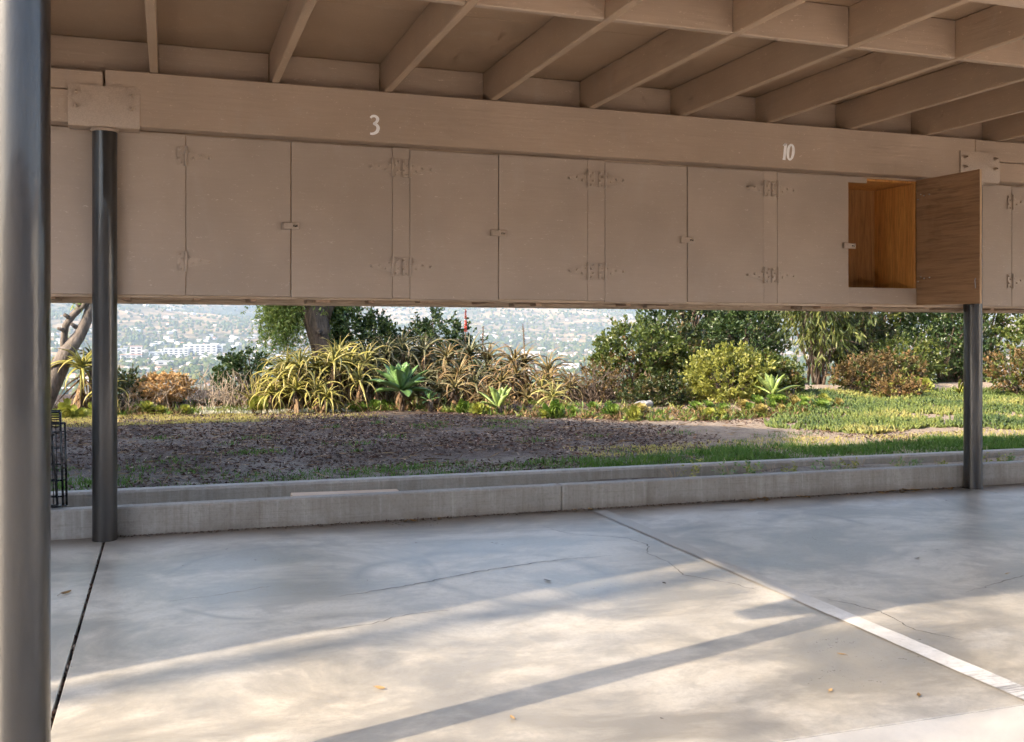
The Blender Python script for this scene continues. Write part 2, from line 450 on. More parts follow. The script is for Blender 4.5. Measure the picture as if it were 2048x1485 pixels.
def mat_ground():
    m, nt, bs = new_mat('garden_soil'); g = NT(nt)
    p = g.coord(world=True)
    n = g.noise(p, 0.8, 6, 0.65, 1.0); n2 = g.noise(p, 5.0, 7, 0.7, 1.0); f = g.noise(p, 40, 6, 0.75)
    c = g.mix(g.ramp(n2, [(0.35, 0.0), (0.62, 1.0)]), (0.050, 0.035, 0.030), (0.115, 0.088, 0.074))
    c = g.mix(g.ramp(n, [(0.48, 0.0), (0.62, 0.7)]), c, (0.20, 0.172, 0.15))
    sx = g.n('SeparateXYZ', ins={'Vector': p})
    sand = g.n('MapRange', ins={'Value': g.math('ADD', sx.outputs[0], g.math('MULTIPLY', n2, 1.6)), 'From Min': 4.6, 'From Max': 6.2, 'To Min': 0.0, 'To Max': 0.9}).outputs[0]
    c = g.mix(sand, c, (0.40, 0.32, 0.245))
    near = g.n('MapRange', ins={'Value': g.math('ADD', sx.outputs[1], g.math('MULTIPLY', n2, 1.5)), 'From Min': 8.3, 'From Max': 7.3, 'To Min': 0.0, 'To Max': 0.6}).outputs[0]
    c = g.mix(g.math('MULTIPLY', near, g.ramp(n2, [(0.4, 0.0), (0.6, 1.0)])), c, (0.36, 0.325, 0.28))
    c = g.mix(g.ramp(f, [(0.30, 0.6), (0.52, 0.0)]), c, (0.055, 0.042, 0.034))
    g.put(bs.inputs['Base Color'], c); bs.inputs['Roughness'].default_value = 0.95
    bs.inputs['Specular IOR Level'].default_value = 0.15
    g.put(bs.inputs['Normal'], g.bump(g.math('ADD', n2, f), 0.9, 0.03))
    return m
M['soil'] = mat_ground()

def mat_terrain():
    m, nt, bs = new_mat('valley_and_hills'); g = NT(nt)
    p = g.coord(world=True)
    n = g.noise(p, 0.0016, 8, 0.62, 0.8); n2 = g.noise(p, 0.012, 6, 0.65); n3 = g.noise(p, 0.05, 4, 0.6)
    c = g.mix(g.ramp(n, [(0.42, 0.0), (0.58, 1.0)]), (0.040, 0.052, 0.028), (0.30, 0.205, 0.115))
    c = g.mix(g.ramp(n2, [(0.42, 0.75), (0.56, 0.0)]), c, (0.022, 0.034, 0.020))
    c = g.mix(g.ramp(n3, [(0.58, 0.0), (0.72, 0.5)]), c, (0.40, 0.34, 0.26))
    g.put(bs.inputs['Base Color'], c); bs.inputs['Roughness'].default_value = 1.0
    bs.inputs['Specular IOR Level'].default_value = 0.0
    return m
M['terrain'] = mat_terrain()
M['stucco'] = mat_flat('cream_stucco', (0.74, 0.69, 0.60), 0.9, nscale=4, namt=0.06, bump=0.3, bscale=60)
M['white_stucco'] = mat_flat('white_stucco', (0.78, 0.75, 0.70), 0.9, nscale=4, namt=0.05, bump=0.3, bscale=60)
M['glass'] = mat_flat('dark_window_glass', (0.02, 0.025, 0.03), 0.06, 0.8)
M['black_wire'] = mat_flat('black_wire', (0.012, 0.012, 0.013), 0.25, 0.7)
M['bark_grey'] = mat_bark('grey_brown_bark', (0.085, 0.070, 0.060), (0.215, 0.18, 0.155))
M['bark_pepper'] = mat_bark('furrowed_bark', (0.060, 0.042, 0.032), (0.20, 0.145, 0.10))
M['twig'] = mat_bark('twig_bark', (0.085, 0.060, 0.045), (0.17, 0.125, 0.09), 2)
M['twig_dry'] = mat_flat('dry_twig', (0.38, 0.30, 0.22), 0.9, nscale=20, namt=0.3)
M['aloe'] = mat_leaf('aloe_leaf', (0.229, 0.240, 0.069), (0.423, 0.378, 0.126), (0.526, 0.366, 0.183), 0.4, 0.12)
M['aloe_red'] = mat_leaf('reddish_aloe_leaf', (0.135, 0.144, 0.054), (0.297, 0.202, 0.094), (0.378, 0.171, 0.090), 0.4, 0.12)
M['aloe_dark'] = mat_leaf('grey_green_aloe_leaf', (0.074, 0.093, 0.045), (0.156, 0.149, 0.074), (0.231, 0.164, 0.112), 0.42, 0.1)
M['aloe_yel'] = mat_leaf('yellow_green_aloe_leaf', (0.240, 0.250, 0.055), (0.430, 0.380, 0.100), (0.520, 0.390, 0.170), 0.4, 0.15)
M['aloe_dry'] = mat_leaf('dead_aloe_leaf', (0.115, 0.068, 0.036), (0.238, 0.151, 0.079), (0.346, 0.245, 0.137), 0.8, 0.1)
M['agave'] = mat_leaf('agave_leaf', (0.102, 0.198, 0.066), (0.162, 0.282, 0.090), (0.240, 0.360, 0.120), 0.38, 0.12)
M['agave_pale'] = mat_leaf('pale_agave_leaf', (0.216, 0.311, 0.101), (0.338, 0.432, 0.135), (0.446, 0.513, 0.203), 0.38, 0.15)
M['aeon'] = mat_leaf('aeonium_leaf', (0.17, 0.20, 0.04), (0.31, 0.33, 0.07), (0.46, 0.43, 0.10), 0.4, 0.2)
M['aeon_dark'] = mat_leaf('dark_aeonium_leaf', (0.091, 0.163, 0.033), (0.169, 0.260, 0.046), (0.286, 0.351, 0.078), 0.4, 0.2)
M['aeon_pink'] = mat_leaf('pinkish_aeonium_leaf', (0.20, 0.16, 0.05), (0.34, 0.29, 0.10), (0.46, 0.38, 0.14), 0.45, 0.2)
M['lf_dark'] = mat_leaf('dark_shrub_leaf', (0.022, 0.044, 0.018), (0.052, 0.088, 0.030), (0.120, 0.155, 0.050), 0.32, 0.25)
M['lf_mid'] = mat_leaf('green_shrub_leaf', (0.045, 0.074, 0.020), (0.105, 0.140, 0.034), (0.250, 0.250, 0.070), 0.36, 0.3)
M['lf_lit'] = mat_leaf('yellow_green_shrub_leaf', (0.140, 0.165, 0.040), (0.310, 0.320, 0.070), (0.460, 0.430, 0.140), 0.4, 0.3)
M['lf_brown'] = mat_leaf('rust_leaf', (0.065, 0.060, 0.020), (0.160, 0.105, 0.040), (0.330, 0.185, 0.080), 0.6, 0.25)
M['lf_mix'] = mat_leaf('mixed_green_brown_leaf', (0.022, 0.042, 0.016), (0.060, 0.080, 0.026), (0.190, 0.105, 0.040), 0.4, 0.25)
M['lf_pepper'] = mat_leaf('pepper_tree_leaf', (0.083, 0.143, 0.038), (0.180, 0.262, 0.068), (0.390, 0.420, 0.105), 0.45, 0.35)
M['lf_willow'] = mat_leaf('long_pale_leaf', (0.040, 0.064, 0.020), (0.104, 0.132, 0.036), (0.256, 0.264, 0.072), 0.4, 0.35)
M['lf_dry'] = mat_leaf('dry_flower_brown', (0.300, 0.181, 0.081), (0.500, 0.325, 0.156), (0.650, 0.475, 0.263), 0.85, 0.2)
M['litter'] = mat_leaf('leaf_litter', (0.045, 0.027, 0.021), (0.120, 0.068, 0.052), (0.380, 0.310, 0.250), 0.85, 0.0, 0.2)
M['grass'] = mat_leaf('lawn_grass', (0.035, 0.095, 0.014), (0.075, 0.165, 0.022), (0.17, 0.22, 0.045), 0.5, 0.3)
M['grass_dry'] = mat_leaf('yellowed_grass', (0.238, 0.252, 0.063), (0.462, 0.406, 0.133), (0.630, 0.504, 0.238), 0.6, 0.3)
M['ice'] = mat_leaf('ice_plant', (0.055, 0.095, 0.025), (0.160, 0.200, 0.045), (0.360, 0.320, 0.100), 0.4, 0.2)
M['silver'] = mat_leaf('silver_succulent', (0.360, 0.372, 0.312), (0.576, 0.576, 0.480), (0.744, 0.672, 0.528), 0.6, 0.15)
M['red_flower'] = mat_leaf('red_aloe_flower', (0.42, 0.035, 0.02), (0.55, 0.06, 0.03), (0.62, 0.14, 0.05), 0.5, 0.15)
M['spent_flower'] = mat_leaf('spent_flower', (0.12, 0.06, 0.035), (0.20, 0.10, 0.055), (0.25, 0.14, 0.08), 0.8, 0.0)
M['rock'] = mat_flat('grey_rock', (0.22, 0.22, 0.22), 0.9, nscale=8, namt=0.3, bump=0.8, bscale=14)
M['far_tree'] = mat_leaf('distant_tree', (0.030, 0.050, 0.018), (0.060, 0.085, 0.028), (0.14, 0.14, 0.05), 0.9, 0.0, 0.0)
M['h_white'] = mat_flat('white_house_wall', (0.54, 0.53, 0.51), 0.9)
M['h_cream'] = mat_flat('cream_house_wall', (0.50, 0.43, 0.35), 0.9)
M['h_red'] = mat_flat('terracotta_roof', (0.42, 0.21, 0.13), 0.9)
M['h_grey'] = mat_flat('pale_grey_roof', (0.40, 0.38, 0.36), 0.9)
M['h_brown'] = mat_flat('brown_roof', (0.28, 0.20, 0.15), 0.9)

# ================================================================== THE SETTING
PX = [-0.31, 5.337, 10.984]            # post lines
YF, YB = 2.475, 5.65                   # front and rear post rows
XL, XR = -1.08, 11.6                   # ends of the carport

def slab(name, x0, x1, y0, y1, mat, z=0.0):
    b = MB(slope=True)
    b.box(x0, x1, y0, y1, z - 0.12, z, bev=0.0022)
    return tag(b.build(name, mat), kind='structure')
floor_main = slab('concrete_floor', -0.3045, 5.346, 2.352, 5.712, M['floor'])
slab('concrete_floor', -3.98, -0.3165, 2.352, 5.712, M['floor'])
slab('concrete_floor', 5.352, 30.0, 2.352, 5.712, M['floor'])
slab('driveway', -30, 30, -16, 2.346, M['drive'])
jb = MB(slope=True)
jb.box(-30, 30, -15, 5.70, -0.17, -0.022)
tag(jb.build('joint_filler_bed', M['joint']), kind='structure')

# painted parking line and cracks on the slab
b = MB(slope=True)
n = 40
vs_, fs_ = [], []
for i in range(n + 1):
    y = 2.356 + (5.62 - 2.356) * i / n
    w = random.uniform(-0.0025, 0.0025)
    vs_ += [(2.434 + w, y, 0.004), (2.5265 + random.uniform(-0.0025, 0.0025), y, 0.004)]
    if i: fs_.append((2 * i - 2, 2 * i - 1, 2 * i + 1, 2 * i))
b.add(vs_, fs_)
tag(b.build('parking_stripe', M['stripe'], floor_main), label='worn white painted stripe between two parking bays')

def crack(pts, w):
    P = []
    for (x0, y0), (x1, y1) in zip(pts[:-1], pts[1:]):
        m = max(2, int(math.hypot(x1 - x0, y1 - y0) / 0.025))
        for i in range(m):
            t = i / m
            P.append((x0 + (x1 - x0) * t + random.gauss(0, 0.0045), y0 + (y1 - y0) * t + random.gauss(0, 0.0045)))
    P.append(pts[-1])
    b = MB(slope=True); vs_, fs_ = [], []
    for i, (x, y) in enumerate(P):
        a = P[min(i + 1, len(P) - 1)]; c = P[max(i - 1, 0)]
        d = Vector((a[0] - c[0], a[1] - c[1])); d.normalize()
        ww = w * random.uniform(0.4, 1.2) * min(1, 0.25 + 4 * min(i, len(P) - 1 - i) / len(P))
        vs_ += [(x - d.y * ww / 2, y + d.x * ww / 2, 0.002), (x + d.y * ww / 2, y - d.x * ww / 2, 0.002)]
        if i: fs_.append((2 * i - 2, 2 * i - 1, 2 * i + 1, 2 * i))
    b.add(vs_, fs_)
    b.build('crack', M['crack'], floor_main)
crack([(0.66, 4.16), (0.95, 4.24), (1.35, 4.40), (1.75, 4.50), (2.05, 4.50)], 0.006)
crack([(1.98, 5.28), (2.05, 5.05), (2.30, 4.85), (2.33, 4.65), (2.24, 4.5), (2.25, 4.3), (2.2, 4.05), (2.33, 3.85), (2.38, 3.7)], 0.0045)
crack([(2.56, 3.55), (2.66, 3.3), (2.62, 3.05), (2.7, 2.9)], 0.004)
crack([(0.55, 3.72), (0.7, 3.74), (0.9, 3.83), (1.05, 3.83)], 0.004)
crack([(3.2, 3.42), (3.6, 3.55), (3.9, 3.62), (4.4, 3.66)], 0.0035)
crack([(0.0, 4.3), (0.2, 4.34), (0.42, 4.42)], 0.003)

# low wall behind the bays and the garden kerb
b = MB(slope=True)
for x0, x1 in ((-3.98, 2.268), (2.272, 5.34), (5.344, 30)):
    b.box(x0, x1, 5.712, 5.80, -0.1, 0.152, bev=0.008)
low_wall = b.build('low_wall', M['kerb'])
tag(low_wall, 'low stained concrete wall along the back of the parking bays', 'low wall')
b = MB(slope=True)
b.box(-3.98, 30, 6.215, 6.325, -0.1, 0.162, bev=0.014)
garden_kerb = b.build('garden_kerb', M['kerb'])
tag(garden_kerb, 'concrete kerb edging the garden behind the low wall', 'kerb')
b = MB(); nx, vs_, fs_ = 160, [], []
for i in range(nx + 1):
    x = -3.9 + 20 * i / nx
    for j in range(7):
        y = 5.79 + 0.435 * j / 6
        h = 0.055 + 0.035 * (mnoise.noise(Vector((x * 1.3, y * 3, 3.3))) + 0.4) + 0.04 * max(0, min(1, (x - 2.2) / 2))
        vs_.append((x, y, h - KS * x))
    if i:
        for j in range(6): fs_.append(((i - 1) * 7 + j, i * 7 + j, i * 7 + j + 1, (i - 1) * 7 + j + 1))
b.add(vs_, fs_)
tag(b.build('trench_soil', M['soil'], smooth=True), kind='structure')

# garden ground
def edge(x):
    return 14.3 - 0.33 * max(0.0, min(x, 16)) + 0.25 * math.sin(x * 1.3)
def bed_front(x):
    pts = [(-12, 12.2), (-1, 11.75), (2.6, 11.35), (3.3, 10.5), (3.9, 9.95), (4.7, 9.2), (6.2, 8.9), (7.0, 9.4), (8.0, 9.9), (22, 9.0)]
    for (a, p), (c, q) in zip(pts[:-1], pts[1:]):
        if a <= x <= c: return p + (q - p) * (x - a) / (c - a)
    return pts[0][1] if x < 0 else pts[-1][1]
def gz(x, y):
    z = 0.135 + 0.02 * mnoise.noise(Vector((x * 0.9, y * 0.9, 0))) + 0.008 * mnoise.noise(Vector((x * 4, y * 4, 5)))
    z += 0.09 * max(0, min(1, (y - bed_front(x)) / 0.6))
    mound = max(0, min(1, (x - 5.3) / 1.5)) * max(0, min(1, (y - 7.5) / 1.6))
    z += 0.10 * mound
    if y < 6.6: z -= 0.02 * (6.6 - y) / 0.3
    s = y - edge(x)
    if s > 0: z -= 0.47 * s
    return z - KS * max(-4, min(x, 12)) * max(0, min(1, (8 - y) / 1.5))
nx, ny = 240, 150
V, F = [], []
for i in range(nx + 1):
    x = -14 + 38 * i / nx
    for j in range(ny + 1):
        y = 6.30 + (23.5 - 6.30) * (j / ny) ** 1.25
        V.append((x, y, gz(x, y)))
for i in range(nx):
    for j in range(ny):
        a = i * (ny + 1) + j
        F.append((a, a + ny + 1, a + ny + 2, a + 1))
tag(link('garden_ground', fastmesh('garden_ground', V, F, [0.5] * len(V), M['soil'], smooth=True)), kind='structure')

# valley and hills: one sheet out to the horizon
def tz(x, y):
    s = y - (14.3 - 0.33 * max(0.0, min(x, 16)))
    if s <= 0: return -0.45
    r = math.hypot(x, y)
    z = -0.45 - 100 * (1 - math.exp(-s / 250.0))
    h = max(0.0, (r - 3050) / 5200)
    if h > 0:
        nz = mnoise.fractal(Vector((x * 0.00052, y * 0.00052, 1.7)), 0.9, 2.0, 6)
        rd = 1 - abs(mnoise.fractal(Vector((x * 0.0004 + 9, y * 0.0004, 4.1)), 1.0, 2.0, 5))
        az = math.degrees(math.atan2(x, y))
        lift = 0.62 + 0.5 * max(0, min(1, (14 - az) / 16))
        z += 620 * min(1.3, h) ** 1.25 * lift * (0.55 + 0.5 * rd + 0.5 * nz)
    z += 3.5 * mnoise.noise(Vector((x * 0.004, y * 0.004, 0))) * min(1, s / 600)
    return z
def nonuni(n, lo, hi, p):
    out = []
    for i in range(n + 1):
        t = -1 + 2 * i / n
        a = abs(t) ** p
        out.append(a * hi if t > 0 else -a * -lo)
    return out
xs = nonuni(190, -9000, 11000, 2.4)
ys = [-9000, -3000, -600, -100, -20, 0, 6, 9, 10, 11, 12, 13, 14, 14.5, 15, 16, 18, 21, 25, 32, 42, 60, 85, 120, 170, 240, 330, 450, 600, 800] + [1000 + 62 * k for k in range(150)] + [11000, 13000]
V = [(x, y, tz(x, y)) for x in xs for y in ys]
ny = len(ys)
F = [(i * ny + j, (i + 1) * ny + j, (i + 1) * ny + j + 1, i * ny + j + 1) for i in range(len(xs) - 1) for j in range(ny - 1)]
tag(link('hills', fastmesh('hills', V, F, [0.5] * len(V), M['terrain'], smooth=True)), kind='structure')

# ================================================================== CARPORT
car = thing('carport', (PX[0], YB, 0), 'brown painted carport roof on round black steel posts with exposed rafters', 'carport')

def post(x, y):
    b = MB()
    r = 0.0615; n = 48
    z0, z1 = -KS * x - 0.01, 2.128 - KS * x
    zs = [z0, z0 + 0.3, 1.0, z1 - 0.02, z1]
    b.tube([(x, y, z) for z in zs], r, n, cap=True)
    p = b.build('post', M['post'], car, smooth=True, sharp=50)
    w = MB()
    w.tube([(x, y, z1 - 0.012), (x, y, z1 - 0.004), (x, y, z1 + 0.002)], [0.063, 0.071, 0.074], 32)
    w.build('weld_bead', M['plate'], p, smooth=True)
    return p
for yy in (YB - 0.01, YF):
    for xx in PX: post(xx, yy)

def beam_seg(x0, x1, y0, y1, z0, z1, split=None):
    if split is None:
        b = MB(slope=True); b.box(x0, x1, y0, y1, z0, z1, bev=0.005)
        return b.build('beam', M['beam'], car)
    b = MB(slope=True); b.box(x0, x1, y0, y1, z0, split - 0.002, bev=0.005)
    a = b.build('beam', M['beam'], car)
    b = MB(slope=True); b.box(x0, x1, y0 + 0.004, y1 - 0.004, split + 0.002, z1 - (0.012 if x0 < 0 else 0), bev=0.006)
    b.build('beam', M['beam'], car)
    return a
ZB, ZT = 2.146, 2.434
main_beam = beam_seg(-0.305, 5.303, 5.582, 5.702, ZB, ZT - 0.001)
beam_seg(XL + 0.05, -0.315, 5.584, 5.700, ZB + 0.002, ZT, 2.318)
beam_seg(5.311, XR - 0.1, 5.584, 5.700, ZB + 0.002, ZT - 0.001, 2.285)
beam_seg(XL + 0.05, -0.314, 2.415, 2.535, ZB, ZT - 0.001)
beam_seg(-0.306, 5.303, 2.415, 2.535, ZB, ZT - 0.001)
beam_seg(5.311, XR - 0.1, 2.415, 2.535, ZB, ZT - 0.001)

def plate(xc, yc):
    b = MB(slope=True)
    x0, x1 = xc - 0.170, xc + 0.172
    t = 0.007
    yf = yc - 0.062 - t
    yb = yc + 0.062
    prof = [(yf, 2.343), (yf, 2.146), (yf + 0.006, 2.134), (yf + 0.016, 2.129), (yb - 0.008, 2.129), (yb + 0.003, 2.134), (yb + t, 2.146), (yb + t, 2.343)]
    inn = [(yf + t, 2.343), (yf + t, 2.1445), (yf + t + 0.001, 2.1435), (yf + t + 0.003, 2.143), (yb - 0.003, 2.143), (yb - 0.001, 2.1435), (yb, 2.1445), (yb, 2.343)]
    m = len(prof)
    vs_ = [(x0, y, z) for y, z in prof] + [(x0, y, z) for y, z in inn] + [(x1, y, z) for y, z in prof] + [(x1, y, z) for y, z in inn]
    fs_ = []
    for i in range(m - 1):
        fs_.append((i, i + 1, 2 * m + i + 1, 2 * m + i)); fs_.append((m + i + 1, m + i, 3 * m + i, 3 * m + i + 1))
        fs_.append((i + 1, i, m + i, m + i + 1)); fs_.append((2 * m + i, 2 * m + i + 1, 3 * m + i + 1, 3 * m + i))
    for a in (0, m - 1):
        fs_.append((a, 2 * m + a, 3 * m + a, m + a))
    b.add(vs_, fs_)
    p = b.build('saddle_plate', M['plate'], car, smooth=True, sharp=35)
    for bx in (-0.132, 0.130):
        for bz in (2.302, 2.232):
            q = MB(slope=True)
            c = Vector((xc + bx, yf, bz))
            q.tube([c + Vector((0, 0.001, 0)), c + Vector((0, -0.003, 0))], 0.015, 14)
            q.tube([c + Vector((0, -0.003, 0)), c + Vector((0, -0.014, 0))], 0.0105, 6)
            q.tube([c + Vector((0, -0.014, 0)), c + Vector((0, -0.030, 0)), c + Vector((0, -0.032, 0))], [0.0055, 0.0055, 0.003], 8)
            q.build('bolt', M['plate'], p)
for xx in PX:
    for yy in (5.642, YF): plate(xx, yy)

RAF0, RSP = -0.0894, 0.6215
k = -1
rx = []
while RAF0 + RSP * k < XR - 0.1:
    rx.append(RAF0 + RSP * k); k += 1
for x in rx:
    b = MB(slope=True)
    b.box(x, x + 0.041, 2.33, 5.768, ZT, 2.624, bev=0.004)
    b.build('rafter', M['rafter'], car)
def blocks(y0, y1, zlo, jit=0.0):
    for i, x in enumerate(rx[:-1]):
        b = MB(slope=True)
        d = random.uniform(-jit, jit)
        b.box(x + 0.0415, x + RSP - 0.0005, y0 + d, y1 + d, zlo, 2.6235, bev=0.004)
        b.build('blocking', M['beam'], car)
blocks(3.955, 3.995, ZT + 0.003, 0.004)
blocks(5.724, 5.764, ZT - 0.03)
b = MB(slope=True)
for x0 in (rx[0] - 0.3, rx[-1] + 0.045):
    b.box(x0, x0 + 0.2555, 5.724, 5.764, ZT - 0.03, 2.6235, bev=0.004)
b.build('blocking', M['beam'], car)
b = MB(slope=True)      # rim board closing the rafter ends
b.box(XL + 0.02, XR - 0.02, 5.770, 5.80, ZB + 0.02, 2.6240, bev=0.003)
b.build('rim_board', M['beam'], car)
# plywood deck sheets seen between the rafters, joined over the rafters
xx = XL
sheets = [XL] + [RAF0 + 0.02 + RSP * q for q in (0, 4, 8, 12, 16)] + [XR]
for a, c in zip(sheets[:-1], sheets[1:]):
    for y0, y1 in ((2.30, 3.497), (3.5, 4.717), (4.72, 5.80)):
        b = MB(slope=True); b.box(a + 0.001, c - 0.001, y0, y1, 2.626, 2.642)
        b.build('deck_panel', M['ceiling'], car)
b = MB(slope=True); b.box(XL - 0.03, XR + 0.03, 2.27, 5.83, 2.644, 2.70, bev=0.01)
b.build('roofing', M['roofing'], car)
b = MB(slope=True); b.box(XL - 0.028, XR + 0.028, 2.285, 2.325, ZT + 0.01, 2.643, bev=0.004)
b.build('fascia', M['beam'], car)
for x0 in (XL - 0.027, XR - 0.012):
    b = MB(slope=True); b.box(x0, x0 + 0.039, 2.327, 5.80, ZT + 0.01, 2.6245, bev=0.004)
    b.build('fascia', M['rafter'], car)

# painted bay numbers
def stroke_number(name, strokes, x, z, label):
    b = MB(slope=True)
    Y0, Y1 = 5.5805, 5.5830
    for st in strokes:
        pts = [Vector((x + p[0], z + p[1])) for p in st]
        # smooth by Catmull-Rom
        out, wd = [], []
        for i in range(len(pts) - 1):
            p0, p1, p2, p3 = pts[max(i - 1, 0)], pts[i], pts[i + 1], pts[min(i + 2, len(pts) - 1)]
            for q in range(6):
                t = q / 6
                out.append(0.5 * ((2 * p1) + (p2 - p0) * t + (2 * p0 - 5 * p1 + 4 * p2 - p3) * t * t + (3 * p1 - p0 - 3 * p2 + p3) * t ** 3))
                wd.append(1.3 * (st[i][2] + (st[i + 1][2] - st[i][2]) * t))
        out.append(pts[-1]); wd.append(1.3 * st[-1][2])
        vs_, fs_ = [], []
        for i, p in enumerate(out):
            d = (out[min(i + 1, len(out) - 1)] - out[max(i - 1, 0)]).normalized()
            nn = Vector((-d.y, d.x)) * wd[i] / 2
            for yy in (Y0, Y1):
                vs_ += [(p.x + nn.x, yy, p.y + nn.y), (p.x - nn.x, yy, p.y - nn.y)]
            if i:
                a, c = 4 * i - 4, 4 * i
                fs_ += [(a, a + 1, c + 1, c), (a, c, c + 2, a + 2), (a + 1, a + 3, c + 3, c + 1)]
        e = 4 * (len(out) - 1)
        fs_ += [(0, 2, 3, 1), (e, e + 1, e + 3, e + 2)]
        b.add(vs_, fs_)
    o = b.build(name, M['white'], main_beam)
    o['label'] = label
s = 0.001
stroke_number('bay_number', [[(-22 * s, 38 * s, 9 * s), (-12 * s, 48 * s, 10 * s), (6 * s, 49 * s, 11 * s), (18 * s, 36 * s, 14 * s), (12 * s, 18 * s, 12 * s), (-3 * s, 7 * s, 9 * s), (12 * s, 1 * s, 12 * s), (21 * s, -15 * s, 15 * s), (14 * s, -36 * s, 14 * s), (-4 * s, -48 * s, 11 * s), (-24 * s, -50 * s, 9 * s)]], 1.093, 2.240, 'white painted number 3 on the beam')
tilt = 0.12
def tl(p): return (p[0] + p[1] * tilt, p[1], p[2])
stroke_number('bay_number', [
    [tl((-44 * s, 38 * s, 6 * s)), tl((-34 * s, 44 * s, 10 * s)), tl((-26 * s, 50 * s, 12 * s))],
    [tl((-26 * s, 52 * s, 15 * s)), tl((-26 * s, 0, 15 * s)), tl((-26 * s, -44 * s, 14 * s))],
    [tl((-37 * s, -50 * s, 8 * s)), tl((-26 * s, -48 * s, 9 * s)), tl((-15 * s, -50 * s, 7 * s))],
    [tl((17 * s, 50 * s, 8 * s)), tl((2 * s, 34 * s, 13 * s)), tl((-3 * s, 0, 16 * s)), tl((2 * s, -34 * s, 13 * s)), tl((17 * s, -50 * s, 8 * s)), tl((32 * s, -34 * s, 13 * s)), tl((37 * s, 0, 16 * s)), tl((32 * s, 34 * s, 13 * s)), tl((17 * s, 50 * s, 8 * s))]],
    3.79, 2.252, 'white painted number 10 on the beam')

# ================================================================== STORAGE LOCKERS
lock = thing('storage_lockers', (2.4, 5.9, 1.2), 'long row of brown plywood storage lockers hung under the rear beam', 'lockers')
YC = 5.682; TH = 0.018
ZD0, ZD1 = 1.276, 2.140
CB = 6.13
# fixed front panels and stiles
for x0, x1 in ((XL + 0.06, 0.0905), (1.2155, 1.3175), (2.4285, 2.5425), (3.6715, 3.7725), (4.902, 5.7255), (6.8345, 6.9385), (8.0505, 8.1545), (9.2665, 9.3705), (10.4825, XR - 0.1)):
    b = MB(slope=True); b.box(x0, x1, YC, YC + TH, ZD0, ZD1, bev=0.002)
    b.build('front_panel', M['door'], lock)
# carcass: back, ends, dividers, top, floor, joists, ledger
def pbox(name, x0, x1, y0, y1, z0, z1, mat, bev=0.002):
    b = MB(slope=True); b.box(x0, x1, y0, y1, z0, z1, bev=bev)
    return b.build(name, mat, lock)
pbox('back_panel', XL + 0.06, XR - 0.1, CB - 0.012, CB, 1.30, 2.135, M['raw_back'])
pbox('nailer', XL + 0.06, XR - 0.1, 5.7045, 5.745, 2.1355, 2.30, M['lumber'])
pbox('top_panel', XL + 0.06, XR - 0.1, 5.706, CB - 0.013, 2.118, 2.134, M['raw'])
pbox('floor_panel', XL + 0.06, XR - 0.1, 5.7015, CB - 0.013, 1.300, 1.314, M['lumber'])
for x in (XL + 0.062, -0.55, 0.646, 1.2665, 1.855, 2.4855, 3.112, 3.722, 4.905, 5.60, 6.28, 6.886, 7.49, 8.10, 8.71, 9.32, 9.93, 10.55, XR - 0.119):
    pbox('divider', x - 0.008 if x != 4.905 else 4.886, x + 0.008 if x != 4.905 else 4.902, 5.7015, CB - 0.0135, 1.3145, 2.1175, M['raw'])
pbox('bottom_rail', 4.326, 4.901, YC + 0.001, YC + TH, 1.284, 1.392, M['door'])
pbox('top_rail', 4.326, 4.48, YC + 0.002, YC + TH, 2.098, 2.139, M['door'])
pbox('ledger', XL + 0.06, XR - 0.1, CB - 0.041, CB - 0.001, 1.236, 1.2995, M['lumber'], 0.004)
pbox('ledger', XL + 0.06, XR - 0.1, YC + TH + 0.002, YC + TH + 0.040, 1.262, 1.2995, M['lumber'], 0.004)
jx = -0.95
q = 0
while jx < XR - 0.2:
    w = random.choice((0.038, 0.038, 0.085))
    pbox('joist', jx, jx + w, YC + TH + 0.0405, CB - 0.0415, 1.243 + random.uniform(0, 0.02), 1.299, M['lumber_y'], 0.004)
    jx += random.choice((0.30, 0.36, 0.42)); q += 1
# a few long planks scabbed under the floor at a slant
for x0, x1, z in ((-0.25, 0.40, 1.268), (0.75, 1.72, 1.255), (2.0, 2.8, 1.252), (2.95, 3.9, 1.255), (4.05, 5.2, 1.252)):
    b = MB(slope=True)
    b.box(x0, x1, 5.86, 5.95, z - 0.011, z + 0.011, bev=0.003, rot=Matrix.Rotation(random.uniform(-0.14, 0.14), 3, 'Z') @ Matrix.Rotation(random.uniform(-0.012, 0.012), 3, 'Y'))
    b.build('slanted_plank', M['lumber'], lock)

